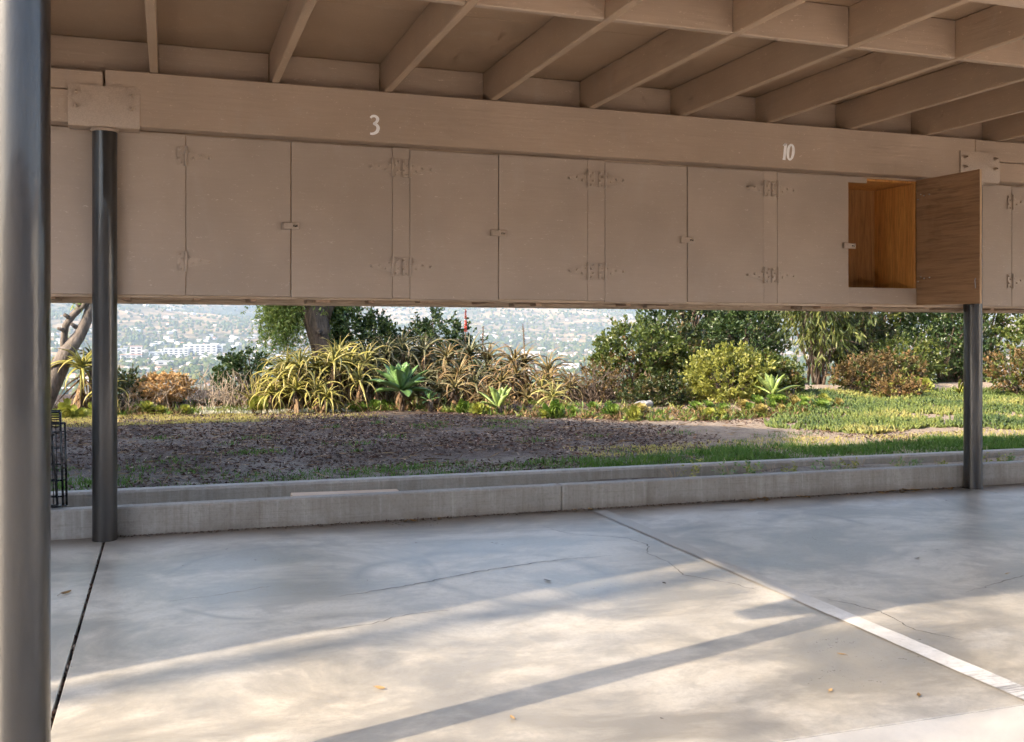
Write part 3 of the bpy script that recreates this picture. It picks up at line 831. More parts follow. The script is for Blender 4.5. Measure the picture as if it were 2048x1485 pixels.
def hinge_mesh(flip):
    """T hinge, pivot at x=0, strap towards +x (flip: -x), facing -y"""
    b = MB(); sgn = -1 if flip else 1
    def bx(x0, x1, y0, y1, z0, z1, bev=0.0008):
        b.box(min(x0 * sgn, x1 * sgn), max(x0 * sgn, x1 * sgn), y0, y1, z0, z1, bev)
    bx(-0.044, -0.003, -0.0035, 0.0, -0.050, 0.050)
    # tapered strap
    pr = [(0.003, 0.034), (0.05, 0.022), (0.128, 0.008), (0.134, 0.004)]
    vs_, fs_ = [], []
    for x, hz in pr:
        vs_ += [(x * sgn, -0.003, hz), (x * sgn, -0.003, -hz), (x * sgn, 0.0, hz), (x * sgn, 0.0, -hz)]
    for i in range(3):
        a = 4 * i; c = a + 4
        fs_ += [(a, a + 1, c + 1, c), (a, c, c + 2, a + 2), (a + 1, a + 3, c + 3, c + 1)]
    fs_ += [(0, 2, 3, 1), (12, 13, 15, 14)]
    b.add(vs_, fs_)
    b.tube([(0, -0.007, -0.053), (0, -0.007, 0.053)], 0.0085, 12)
    for x, z in ((-0.034, 0.038), (-0.020, 0.016), (-0.034, -0.012), (-0.020, -0.038), (0.016, 0.020), (0.038, -0.012), (0.074, 0.006), (0.122, 0.0)):
        b.tube([(x * sgn, -0.003, z), (x * sgn, -0.0075, z), (x * sgn, -0.0105, z)], [0.0085, 0.0075, 0.003], 8)
    me = b.mesh('hinge', M['hardware'], smooth=True, sharp=40)
    return me
HM = {False: hinge_mesh(False), True: hinge_mesh(True)}
def latch_mesh():
    b = MB()
    b.box(-0.046, 0.044, -0.012, -0.0005, -0.018, 0.018, 0.0025)
    b.box(-0.052, -0.046, -0.016, 0.0, -0.020, 0.020, 0.001)
    b.box(0.012, 0.034, -0.0135, -0.0119, -0.0045, 0.0045, 0.001, mi=1)
    b.tube([(0.014, -0.012, -0.007), (0.016, -0.024, 0.0), (0.026, -0.026, 0.004), (0.034, -0.013, 0.006)], 0.0022, 6)
    return b.mesh('latch', [M['hardware'], M['black_wire']], smooth=True, sharp=40)
LM = latch_mesh()
doors = [(0.0925, 0.6440, 'L', 0.0), (0.6475, 1.2135, 'R', -0.006), (1.3195, 1.8530, 'L', 0.0), (1.8565, 2.4265, 'R', -0.004), (2.5445, 3.1100, 'L', 0.0), (3.1135, 3.6695, 'R', -0.005), (3.7745, 4.3300, 'L', 0.0),
         (5.7275, 6.2785, 'L', 0.0), (6.2815, 6.8325, 'R', -0.004), (6.9405, 7.494, 'L', 0.0), (7.4975, 8.0485, 'R', -0.004), (8.1565, 8.71, 'L', 0.0), (8.7135, 9.2645, 'R', -0.004), (9.3725, 9.926, 'L', 0.0), (9.9295, 10.4805, 'R', -0.004)]
for i, (x0, x1, side, dy) in enumerate(doors):
    dz = random.uniform(-0.006, 0.004)
    b = MB(slope=True); b.box(x0, x1, YC + dy, YC + dy + TH, ZD0 + dz, ZD1 - 0.004 + dz * 0.5, bev=0.0022)
    d = b.build('door', M['door'], lock)
    hx = x0 - 0.001 if side == 'L' else x1 + 0.001
    for hz in (2.022, 1.458):
        link('hinge', HM[side == 'R'], d, Matrix.Translation(Vector((hx, YC - 0.0035 + min(dy, 0), hz - KS * hx)) - wl(d)) @ Matrix.Rotation(random.uniform(-0.02, 0.02), 4, 'Y'))
    if side == 'L' and x1 < 11:
        lx = x1 + 0.002
        link('latch', LM, d, Matrix.Translation(Vector((lx, YC - 0.0065, 1.668 - KS * lx)) - wl(d)) @ Matrix.Rotation(random.uniform(-0.05, 0.05), 4, 'Y'))
# the open door, swung out square to the row
hx = 4.884
b = MB()
b.box(-0.553, 0.0, -0.017, 0.0, 0.0, ZD1 - ZD0 - 0.004, bev=0.0015)
rot = Matrix.Rotation(R(92.0), 4, 'Z')
od = link('door', b.mesh('open_door', M['doorin']), lock, Matrix.Translation(Vector((hx, YC - 0.004, ZD0 - KS * hx)) - wl(lock)) @ rot)
od['label'] = 'open locker door showing its bare brown plywood inner face'
b = MB(); b.box(-0.553, 0.0, -0.0185, -0.0172, 0.001, ZD1 - ZD0 - 0.005)
link('outer_face', b.mesh('outer_face', M['door']), od)
b = MB()
b.box(-0.5545, -0.5532, -0.0165, -0.0005, 0.001, ZD1 - ZD0 - 0.005)
link('plywood_edge', b.mesh('plywood_edge', M['edge']), od)
b = MB()
for z in (0.182, 0.746):
    for dx, dz in ((-0.02, -0.02), (-0.045, 0.012), (-0.075, 0.0), (-0.125, 0.004)):
        b.tube([(dx, 0.0, z + dz), (dx, 0.006, z + dz), (dx, 0.009, z + dz)], [0.004, 0.004, 0.002], 8)
b.tube([(-0.52, 0.001, 0.10), (-0.523, 0.005, 0.125), (-0.519, 0.005, 0.15), (-0.521, 0.001, 0.165)], 0.003, 6)
link('bolt_end', b.mesh('bolt_end', M['h_grey']), od)

# ================================================================== GARDEN PLANTS
def shrub(name, label, cat, x, y, rx_, ry_, z0, z1, nclus, per, L, W, mat, stem_mat='twig', nstem=14, group=None, shell=0.55, spread=1.0, droop=0.0, base=None, lean=(0, 0), stuff_name='foliage', lobes=5, thick=0.016, mat2=None, frac2=0.0, minz=None):
    """leafy bush: leaf clusters spread through a lumpy ellipsoid between z0 and z1, on stems rising from the ground"""
    g0 = gz(x, y) if base is None else base
    root = thing(name, (x, y, g0), label, cat, group)
    c = np.array([x + lean[0], y + lean[1], (z0 + z1) / 2]); rad = np.array([rx_, ry_, (z1 - z0) / 2])
    d = unit(RNG.normal(size=(nclus, 3)))
    lob = unit(RNG.normal(size=(lobes, 3)))
    amp = 0.72 + 0.36 * np.max(np.clip(d @ lob.T, 0, 1) ** 4, axis=1) + 0.06 * RNG.normal(size=nclus)
    rr = (shell + (1 - shell) * RNG.random(nclus) ** 0.6)
    C = c + d * rad * (rr * amp)[:, None]
    if minz is not None: C[:, 2] = np.maximum(C[:, 2], minz + 0.1 * RNG.random(nclus))
    C[:, 2] = np.maximum(C[:, 2], g0 + 0.03 + 0.05 * RNG.random(nclus))
    tw = unit(d * np.array([1, 1, 0.7]) + np.array([0, 0, 0.55 - droop]) + 0.45 * RNG.normal(size=(nclus, 3)))
    tl_ = L * (2.2 + 1.6 * RNG.random(nclus)) * spread
    P = np.repeat(C, per, 0); T = np.repeat(tw, per, 0); LL = np.repeat(tl_, per)
    t = RNG.random(len(P))
    P = P + T * (t * LL)[:, None] + RNG.normal(size=P.shape) * L * 0.18 * spread
    D = unit(T * (0.35 + 0.6 * t)[:, None] + 0.85 * unit(RNG.normal(size=P.shape)) + np.array([0, 0, 0.15 - 1.1 * droop]))
    tint = np.clip(np.repeat(RNG.random(nclus), per) * 0.55 + 0.5 * RNG.random(len(P)) - 0.02, 0, 1)
    V, F, Ti = leaf_arrays(P, D, L * (0.65 + 0.6 * RNG.random(len(P))), W * (0.7 + 0.5 * RNG.random(len(P))), tint=tint)
    mats = M[mat]
    me = fastmesh(stuff_name, V, F, Ti, [M[mat], M[mat2]] if mat2 else M[mat], off=(x, y, g0))
    if mat2:
        low = np.clip((c[2] + rad[2] * 0.3 - C[:, 2]) / (rad[2] * 1.2), 0, 1)
        pick = (RNG.random(nclus) < frac2 * (0.4 + 1.2 * low))
        me.polygons.foreach_set('material_index', np.repeat(np.repeat(pick, per), 2).astype(np.int32))
    o = link(stuff_name, me, root)
    o['kind'] = 'stuff'
    # stems
    b = MB()
    idx = RNG.choice(nclus, size=min(nstem, nclus), replace=False)
    for q in idx:
        p1 = Vector(C[q]); p0 = Vector((x + random.gauss(0, rx_ * 0.10), y + random.gauss(0, ry_ * 0.10), g0 - 0.03))
        mid = p0.lerp(p1, 0.45) + Vector((random.gauss(0, rx_ * 0.08), random.gauss(0, ry_ * 0.08), (p1.z - p0.z) * 0.10))
        m2 = mid.lerp(p1, 0.55) + Vector((random.gauss(0, rx_ * 0.05), random.gauss(0, ry_ * 0.05), 0.01))
        b.tube([p0, mid, m2, p1 + Vector(tw[q]) * float(tl_[q])], [thick, thick * 0.7, thick * 0.45, thick * 0.15], 6, wob=0.1)
    b.build('stems', M[stem_mat], root, smooth=True)
    return root

# ---- strap leaf variants for the tree aloes
def strap_leaf(droop, L=1.0, W=0.1, nseg=8, up=1.0, twist=0.0):
    """arching channelled leaf: starts along +x rising by `up`, bends over with `droop`"""
    b = MB(); p = Vector((0, 0, 0)); a = up
    rings = []
    for i in range(nseg + 1):
        t = i / nseg
        w = W * (1.0 if t < 0.12 else max(0.02, (1 - ((t - 0.12) / 0.88) ** 1.5)))
        d = Vector((math.cos(a), 0, math.sin(a)))
        n = Vector((-math.sin(a), 0, math.cos(a)))
        s_ = Vector((0, 1, 0))
        tw = twist * t
        s2 = s_ * math.cos(tw) + n * math.sin(tw); n2 = n * math.cos(tw) - s_ * math.sin(tw)
        rings.append((p.copy(), s2, n2, w))
        p = p + d * (L / nseg)
        a -= droop / nseg * (0.5 + 1.2 * t)
    vs_, fs_, tt = [], [], []
    for i, (p, s2, n2, w) in enumerate(rings):
        vs_ += [p + s2 * w / 2 + n2 * w * 0.22, p - n2 * w * 0.10, p - s2 * w / 2 + n2 * w * 0.22, p - n2 * w * 0.24]
        tt += [0.15 + 0.75 * (i / nseg)] * 4
        if i:
            a_, c_ = 4 * i - 4, 4 * i
            fs_ += [(a_, a_ + 1, c_ + 1, c_), (a_ + 1, a_ + 2, c_ + 2, c_ + 1), (a_, c_, c_ + 3, a_ + 3), (a_ + 2, a_ + 3, c_ + 3, c_ + 2)]
    b.v = [tuple(v) for v in vs_]; b.f = fs_; b.t = tt; b.mi = [0] * len(fs_)
    return b
STRAP = {}
for key in ('aloe', 'aloe_red', 'aloe_dark', 'aloe_yel', 'aloe_dry'):
    STRAP[key] = []
    for up, dr in ((1.25, 0.9), (1.05, 1.5), (0.85, 2.0), (0.6, 2.3), (0.35, 2.4), (0.05, 1.9), (-0.45, 1.2)):
        STRAP[key].append(strap_leaf(dr * 1.15, 1.0, 0.078, 8, up, random.uniform(-0.5, 0.5)).mesh('aloe_leaf', M[key], smooth=True))

def aloe(x, y, z, size, mat, label, group, nl=18, lean=(0, 0), dead=8):
    g0 = gz(x, y); size *= 1.22; nl = int(nl * 1.4); dead = int(dead * 2.2)
    root = thing('tree_aloe', (x, y, g0), label, 'aloe', group)
    head = Vector((x + lean[0], y + lean[1], z)) - Vector((x, y, g0))
    if z - g0 > 0.12:
        b = MB()
        m = head * 0.5 + Vector((random.gauss(0, 0.03), random.gauss(0, 0.03), 0))
        b.tube([Vector((x, y, g0 - 0.04)), Vector((x, y, g0)) + m, Vector((x, y, g0)) + head], [0.022, 0.02, 0.02], 8, wob=0.18)
        b.build('stem', M['twig'], root)
    a0 = random.uniform(0, 6.28)
    tip = Matrix.Rotation(random.gauss(0, 0.28), 4, 'X') @ Matrix.Rotation(random.gauss(0, 0.28), 4, 'Y')
    for i in range(nl):
        t = i / (nl - 1)
        v = min(6, int(t * 6.2 + random.uniform(-0.4, 0.5)))
        v = max(0, v)
        an = a0 + i * 2.39996 + random.uniform(-0.25, 0.25)
        sc = size * (0.55 + 0.45 * min(1, t * 2.2)) * random.uniform(0.85, 1.12)
        mt = Matrix.Translation(head + Vector((0, 0, -0.05 * t * size * 2 + 0.02))) @ tip @ Matrix.Rotation(an, 4, 'Z') @ Matrix.Rotation(random.uniform(-0.15, 0.15), 4, 'X') @ Matrix.Scale(sc, 4)
        link('leaf', STRAP[mat][v], root, mt)
    if dead:
        V0, F0, T0 = [], [], []
        b = MB()
        for q in range(dead):
            src = strap_leaf(random.uniform(0.3, 1.6), size * random.uniform(0.55, 1.0), 0.034, 6, random.uniform(-1.45, -0.5), random.uniform(-1, 1))
            m4 = Matrix.Translation(Vector((x, y, g0)) + head + Vector((0, 0, -random.uniform(0.05, max(0.08, min(0.5, head.z * 0.8)))))) @ Matrix.Rotation(random.uniform(0, 6.28), 4, 'Z')
            b.add([m4 @ Vector(p) for p in src.v], src.f, random.random())
        o = b.build('dead_leaves', M['aloe_dry'], root, smooth=True)
    return root

ORD = ['first', 'second', 'third', 'fourth', 'fifth', 'sixth', 'seventh', 'eighth', 'ninth', 'tenth', 'eleventh', 'twelfth', 'thirteenth', 'fourteenth', 'fifteenth']
def aloe_labels(spots, kind, where, zs):
    """one label for each aloe: its tier by height, its place in the tier as seen from the drive"""
    rows = {}
    for i, s_ in enumerate(spots):
        rows.setdefault('upper' if s_[2] >= zs else 'lower', []).append((s_[0] / s_[1], i))
    out = {}
    for rn, lst in rows.items():
        for k_, (_, i) in enumerate(sorted(lst)):
            out[i] = '%s tree aloe, %s from left in %s tier %s' % (kind, ORD[k_], rn, where)
    return out
LS = ((1.22, 11.7, 0.56, 0.38, 'aloe_yel'), (1.42, 11.62, 0.68, 0.40, 'aloe'), (1.62, 11.75, 0.66, 0.38, 'aloe_yel'), (1.80, 11.62, 0.74, 0.42, 'aloe'), (2.02, 11.8, 0.68, 0.38, 'aloe_yel'), (2.22, 11.85, 0.72, 0.38, 'aloe'), (1.36, 11.45, 0.44, 0.34, 'aloe_yel'), (1.60, 11.42, 0.42, 0.32, 'aloe_yel'), (1.30, 12.0, 0.66, 0.38, 'aloe_yel'), (1.95, 12.0, 0.80, 0.4, 'aloe'))
LS += ((1.5, 11.95, 0.60, 0.34, 'aloe'), (1.1, 11.55, 0.40, 0.30, 'aloe_yel'), (2.1, 11.55, 0.52, 0.34, 'aloe'), (2.3, 11.6, 0.48, 0.32, 'aloe_dark'))
lab = aloe_labels(LS, 'pale sunlit', 'of the left thicket', 0.6)
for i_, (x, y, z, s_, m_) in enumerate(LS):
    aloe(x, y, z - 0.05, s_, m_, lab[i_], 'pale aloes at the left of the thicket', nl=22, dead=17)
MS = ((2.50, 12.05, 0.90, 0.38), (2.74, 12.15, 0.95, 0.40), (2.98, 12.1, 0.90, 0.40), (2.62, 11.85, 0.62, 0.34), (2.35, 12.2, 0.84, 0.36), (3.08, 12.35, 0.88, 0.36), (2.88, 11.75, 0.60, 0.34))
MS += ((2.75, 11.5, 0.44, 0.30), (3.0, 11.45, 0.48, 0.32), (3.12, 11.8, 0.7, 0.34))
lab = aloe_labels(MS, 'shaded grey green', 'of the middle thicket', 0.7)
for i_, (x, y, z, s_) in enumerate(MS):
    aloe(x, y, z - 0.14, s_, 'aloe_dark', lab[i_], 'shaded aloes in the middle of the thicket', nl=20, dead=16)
RS = ((3.22, 11.85, 0.82, 0.38, 'aloe_red'), (3.48, 11.8, 0.86, 0.40, 'aloe_dark'), (3.72, 11.8, 0.80, 0.38, 'aloe_red'), (3.98, 11.6, 0.76, 0.40, 'aloe_red'), (4.16, 11.7, 0.74, 0.34, 'aloe_red'), (4.38, 11.4, 0.66, 0.38, 'aloe_red'), (3.10, 11.1, 0.50, 0.34, 'aloe_red'), (3.36, 11.15, 0.52, 0.34, 'aloe_dark'), (3.62, 11.0, 0.56, 0.38, 'aloe_red'), (3.86, 11.15, 0.62, 0.36, 'aloe_red'), (4.40, 10.85, 0.50, 0.36, 'aloe_red'), (4.12, 11.0, 0.46, 0.34, 'aloe'), (3.42, 10.85, 0.34, 0.32, 'aloe_red'), (4.10, 10.6, 0.32, 0.30, 'aloe'), (3.60, 11.5, 0.66, 0.36, 'aloe_dark'))
RS += ((3.88, 10.85, 0.40, 0.30, 'aloe_red'), (4.28, 11.15, 0.56, 0.34, 'aloe_red'), (4.55, 11.1, 0.50, 0.30, 'aloe_red'), (3.25, 11.45, 0.62, 0.34, 'aloe_red'))
lab = aloe_labels(RS, 'reddish', 'of the right thicket', 0.6)
for i_, (x, y, z, s_, m_) in enumerate(RS):
    aloe(x, y, max(0.3, z - 0.11), s_, m_, lab[i_], 'reddish aloes at the right of the thicket', nl=19, dead=11)
aloe(-0.88, 11.85, 0.66, 0.40, 'aloe_yel', 'yellow green drooping aloe beside the leaning tree trunk', None, nl=22, dead=12)
aloe(-0.80, 12.15, 0.74, 0.30, 'aloe_dark', 'dark aloe tuft above the yellow aloe by the left post', None, nl=14, dead=4)
aloe(-0.62, 11.7, 0.42, 0.30, 'aloe_yel', 'small yellow aloe low beside the left post', None, nl=14, dead=8)

def spike(x, y, z0, z1, red, label, bend=0.0):
    root = thing('aloe_flower_spike', (x, y, z0), label, 'flower')
    b = MB()
    h = z1 - z0
    pts = [Vector((x + bend * t * t, y, z0 + h * t)) for t in (0, 0.3, 0.6, 1.0)]
    b.tube(pts, [0.009, 0.008, 0.007, 0.003], 6)
    b.build('stalk', M['twig'], root, smooth=True)
    n = 150 if red else 90
    t = 0.45 + 0.55 * RNG.random(n) if red else 0.35 + 0.65 * RNG.random(n)
    P = np.stack([x + bend * t * t, np.full(n, y), z0 + h * t], 1)
    an = RNG.random(n) * 6.283
    dn = np.where(t > 0.75, 0.8, -0.9) if red else np.full(n, 0.9)
    D = np.stack([np.cos(an), np.sin(an), dn], 1)
    L = (0.036 * (1.15 - t) + 0.012) if red else np.full(n, 0.022)
    V, F, T = leaf_arrays(P, D, L, 0.009 if red else 0.008)
    o = link('florets', fastmesh('florets', V, F, T, M['red_flower'] if red else M['spent_flower'], off=(x, y, z0)), root)
    return root
spike(3.49, 12.0, 0.84, 1.30, True, 'red aloe flower spike rising above the thicket')
spike(3.71, 12.0, 0.78, 1.09, False, 'thin brown spent aloe spike beside the red flower', 0.01)
spike(4.19, 11.8, 0.70, 1.12, False, 'tall bent brown spent aloe spike right of the red flower', -0.02)

# ---- agaves, every leaf its own object
def agave_leaf(L, W, up, droop, mat, thick=0.10, nseg=9):
    b = MB(); p = Vector((0, 0, 0)); a = up; vs_, fs_, tt = [], [], []
    for i in range(nseg + 1):
        t = i / nseg
        w = W * (0.42 + 1.6 * t - 1.1 * t * t) / 1.0 if t < 0.62 else W * (0.42 + 1.6 * 0.62 - 1.1 * 0.62 ** 2) * max(0.0, 1 - ((t - 0.62) / 0.38) ** 1.7)
        d = Vector((math.cos(a), 0, math.sin(a))); n = Vector((-math.sin(a), 0, math.cos(a))); s_ = Vector((0, 1, 0))
        th = W * thick * (1.4 - t)
        cup = 0.16
        vs_ += [p + s_ * w / 2 + n * w * cup, p + s_ * w / 4 + n * w * 0.02, p - n * w * 0.05, p - s_ * w / 4 + n * w * 0.02, p - s_ * w / 2 + n * w * cup, p - n * (w * 0.05 + th)]
        tt += [0.35, 0.45, 0.3, 0.5, 0.4, 0.2]
        if i:
            A, C = 6 * i - 6, 6 * i
            for q in range(4): fs_.append((A + q, A + q + 1, C + q + 1, C + q))
            fs_ += [(A, C, C + 5, A + 5), (A + 4, A + 5, C + 5, C + 4)]
        p = p + d * (L / nseg); a -= droop / nseg * (0.4 + 1.2 * t)
    b.v = [tuple(v) for v in vs_]; b.f = fs_; b.t = tt; b.mi = [0] * len(fs_)
    return b.mesh('agave_leaf', M[mat], smooth=True)
def agave(x, y, z, L, W, mat, label, n=18, stem=True, open_=1.0):
    g0 = gz(x, y)
    root = thing('agave', (x, y, g0), label, 'agave')
    vari = [agave_leaf(L, W, u_, d_, mat) for u_, d_ in ((1.40, 0.05), (1.2, 0.10), (0.98, 0.18), (0.72, 0.28), (0.42, 0.42), (0.05, 0.6))]
    b = MB(); b.tube([(x, y, g0 - 0.03), (x + 0.01, y, (g0 + z) / 2), (x, y, z + 0.02)], [0.03, 0.033, 0.035], 10, wob=0.12)
    b.build('stem', M['twig'], root, smooth=True)
    a0 = random.uniform(0, 6.28)
    for i in range(n):
        t = i / (n - 1)
        v = min(5, int(t * 5.4 * open_ + 0.2))
        sc = (0.55 + 0.5 * min(1, t * 1.8)) * random.uniform(0.92, 1.08)
        mt = Matrix.Translation(Vector((0, 0, z - g0 + 0.05 * (1 - t)))) @ Matrix.Rotation(a0 + i * 2.39996, 4, 'Z') @ Matrix.Translation(Vector((0.02, 0, 0))) @ Matrix.Rotation(random.uniform(-0.12, 0.12), 4, 'X') @ Matrix.Scale(sc, 4)
        link('leaf', vari[v], root, mt)
    bd = MB()
    for q in range(10):
        src = strap_leaf(random.uniform(0.5, 1.5), L * random.uniform(0.4, 0.7), 0.05, 5, random.uniform(-1.3, -0.5), random.uniform(-1.5, 1.5))
        m4 = Matrix.Translation(Vector((x, y, z - 0.03))) @ Matrix.Rotation(random.uniform(0, 6.28), 4, 'Z')
        bd.add([m4 @ Vector(p) for p in src.v], src.f, random.random())
    bd.build('dead_leaves', M['aloe_dry'], root, smooth=True)
agave(2.49, 11.15, 0.38, 0.36, 0.135, 'agave', 'large broad leaved green agave in front of the aloe thicket', n=25)
agave(3.41, 10.45, 0.215, 0.25, 0.095, 'agave_pale', 'small upright pale green agave at the foot of the aloe thicket', n=13, open_=0.72)
agave(6.22, 9.45, 0.36, 0.27, 0.092, 'agave_pale', 'pale agave standing before the yellow green bush near the right post', n=14, open_=0.95)
agave(2.78, 11.0, 0.26, 0.12, 0.045, 'agave', 'tiny dark agave low to the right of the large agave', n=12)

# ---- aeonium rosettes
def spoon(L, W, up, mat):
    b = MB(); vs_, fs_ = [], []
    d = Vector((math.cos(up), 0, math.sin(up))); n = Vector((-math.sin(up), 0, math.cos(up)))
    pr = ((0, 0.25, 0), (0.45, 0.7, -0.02), (0.78, 1.0, 0.02), (0.95, 0.7, 0.07), (1.03, 0.12, 0.11))
    for i, (t, w, hh) in enumerate(pr):
        p = d * t * L + n * hh * L
        vs_ += [p + Vector((0, w * W / 2, 0)) + n * 0.05 * L, p - n * 0.02 * L, p - Vector((0, w * W / 2, 0)) + n * 0.05 * L]
        if i:
            A, C = 3 * i - 3, 3 * i
            fs_ += [(A, A + 1, C + 1, C), (A + 1, A + 2, C + 2, C + 1)]
    return vs_, fs_
def rosette_mesh(r, mat, n=34):
    b = MB()
    for i in range(n):
        t = i / (n - 1)
        vs_, fs_ = spoon(r * (0.35 + 0.65 * t), r * 0.5, 1.35 - 1.25 * t, mat)
        m4 = Matrix.Translation(Vector((0, 0, r * 0.18 * (1 - t)))) @ Matrix.Rotation(i * 2.39996, 4, 'Z')
        b.add([m4 @ v for v in vs_], fs_, 0.9 - 0.8 * t + random.uniform(-0.1, 0.1))
    return b.mesh('rosette', M[mat], smooth=True)
ROS = {m_: rosette_mesh(1.0, m_) for m_ in ('aeon', 'aeon_dark', 'aeon_pink')}
SPN = {m_: [] for m_ in ROS}
for m_ in ROS:
    for q in range(6):
        vs_, fs_ = spoon(0.45 + 0.11 * q, 0.5, 1.35 - 0.25 * q, m_)
        bb = MB(); bb.add(vs_, fs_, 0.9 - 0.15 * q); SPN[m_].append(bb.mesh('spoon_leaf', M[m_], smooth=True))
def aeonium(x, y, z, r, mat, label, group=None, leaves=False, tilt=0.45):
    g0 = gz(x, y)
    z = min(z, g0 + 0.40 * r + 0.01); r *= 1.2
    root = thing('aeonium', (x, y, g0), label, 'succulent', group)
    b = MB(); b.tube([(x, y + 0.02, g0 - 0.03), (x, y, z)], [0.014, 0.016], 6)
    b.build('stem', M['twig'], root)
    base = Matrix.Translation(Vector((0, 0, z - g0))) @ Matrix.Rotation(random.uniform(0.45, 0.95) * tilt * 2, 4, 'X') @ Matrix.Rotation(random.uniform(-0.3, 0.3), 4, 'Y') @ Matrix.Rotation(random.uniform(0, 6), 4, 'Z') @ Matrix.Scale(r, 4)
    if not leaves:
        link('rosette', ROS[mat], root, base)
    else:
        for i in range(30):
            t = i / 29
            link('leaf', SPN[mat][min(5, int(t * 6))], root, base @ Matrix.Translation(Vector((0, 0, 0.18 * (1 - t)))) @ Matrix.Rotation(i * 2.39996, 4, 'Z'))
    return root
aeonium(3.84, 9.95, 0.28, 0.125, 'aeon_dark', 'large round dark green aeonium alone on the mulch', leaves=True, tilt=0.8)
aeonium(3.72, 9.9, 0.20, 0.07, 'aeon', 'yellow aeonium tucked left of the large dark aeonium')
aeonium(4.49, 9.35, 0.24, 0.10, 'aeon', 'bright yellow aeonium at the sunlit bed edge', leaves=True, tilt=0.8)
aeonium(4.62, 9.45, 0.28, 0.10, 'aeon_pink', 'pinkish aeonium right of the bright yellow one', leaves=True)
aeonium(4.36, 9.6, 0.30, 0.10, 'aeon_dark', 'dark aeonium behind the bright yellow one')
aeonium(-1.0, 11.55, 0.27, 0.13, 'aeon', 'bright lime aeonium at the foot of the leaning tree', leaves=True, tilt=0.8)
aeonium(-0.74, 11.7, 0.32, 0.11, 'aeon', 'lime aeonium partly hidden by the left post', leaves=True)
aeonium(-0.86, 11.5, 0.20, 0.07, 'aeon', 'small yellow aeonium between two lime ones at left')
aeonium(-0.22, 11.7, 0.26, 0.10, 'aeon', 'yellow aeonium at the foot of the dry brown bush', leaves=True)
aeonium(-0.08, 11.65, 0.22, 0.07, 'aeon', 'small lime aeonium right at the dry bush base')
aeonium(0.18, 11.6, 0.20, 0.07, 'aeon', 'low yellow aeonium before the dry twigs')
aeonium(0.95, 11.55, 0.30, 0.12, 'aeon', 'yellow aeonium before the spiky green plant', leaves=True, tilt=0.7)
aeonium(1.12, 11.6, 0.28, 0.09, 'aeon', 'smaller yellow aeonium beside the spiky plant')
row = 'aeoniums in the shade under the aloes'
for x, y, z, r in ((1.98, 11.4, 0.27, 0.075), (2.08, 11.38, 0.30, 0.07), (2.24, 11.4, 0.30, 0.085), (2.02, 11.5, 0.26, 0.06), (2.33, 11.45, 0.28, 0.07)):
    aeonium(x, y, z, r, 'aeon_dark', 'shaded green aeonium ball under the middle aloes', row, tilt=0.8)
aeonium(3.08, 10.75, 0.29, 0.10, 'aeon_dark', 'dark aeonium ball under the reddish aloes', tilt=0.8)
aeonium(3.20, 10.55, 0.22, 0.085, 'aeon', 'lime aeonium left of the small pale agave', leaves=True, tilt=0.7)
aeonium(3.30, 10.55, 0.22, 0.06, 'aeon', 'tiny lime aeonium touching the small pale agave')
edge_g = 'aeoniums massed along the bed edge in front of the yellow green bush'
for q in range(26):
    x = 5.15 + 1.75 * (q / 25) + random.gauss(0, 0.04); y = 9.05 + random.uniform(0.0, 0.45) - (0.1 if 5.6 < x < 6.6 else 0)
    aeonium(x, y, gz(x, y) + random.uniform(0.06, 0.15), random.uniform(0.055, 0.095), random.choice(('aeon', 'aeon_dark', 'aeon_dark', 'aeon_pink', 'aeon')), 'small aeonium in the mass along the edge under the yellow green bush', edge_g)
for q in range(6):
    x = 4.0 + 0.9 * random.random(); y = bed_front(x) + random.uniform(0.05, 0.4)
    aeonium(x, y, gz(x, y) + 0.06, random.uniform(0.05, 0.08), random.choice(('aeon_dark', 'aeon_pink', 'aeon_dark')), 'small dull aeonium at the edge under the dark bush', 'aeoniums under the dark bush')
for x, y, z, r, l_ in ((8.78, 10.1, 0.42, 0.13, 'yellow green aeonium ball high on the slope left of the right post'), (9.15, 9.9, 0.36, 0.12, 'second yellow green aeonium ball close to the right post'), (8.95, 10.2, 0.38, 0.08, 'small aeonium between two larger balls near the right post')):
    aeonium(x, y, z, r, 'aeon', l_, tilt=0.9)

# ---- bushes from left to right
shrub('dry_hydrangea_bush', 'rounded dry brown bush with dead flower heads', 'bush', -0.06, 12.1, 0.34, 0.32, 0.18, 0.58, 230, 16, 0.035, 0.028, 'lf_dry', 'twig_dry', 60, spread=0.7, thick=0.006)
shrub('dark_low_shrub', 'low dark shrub half hidden behind the left post', 'shrub', -0.42, 12.2, 0.22, 0.25, 0.2, 0.52, 70, 14, 0.05, 0.026, 'lf_mix', nstem=10)
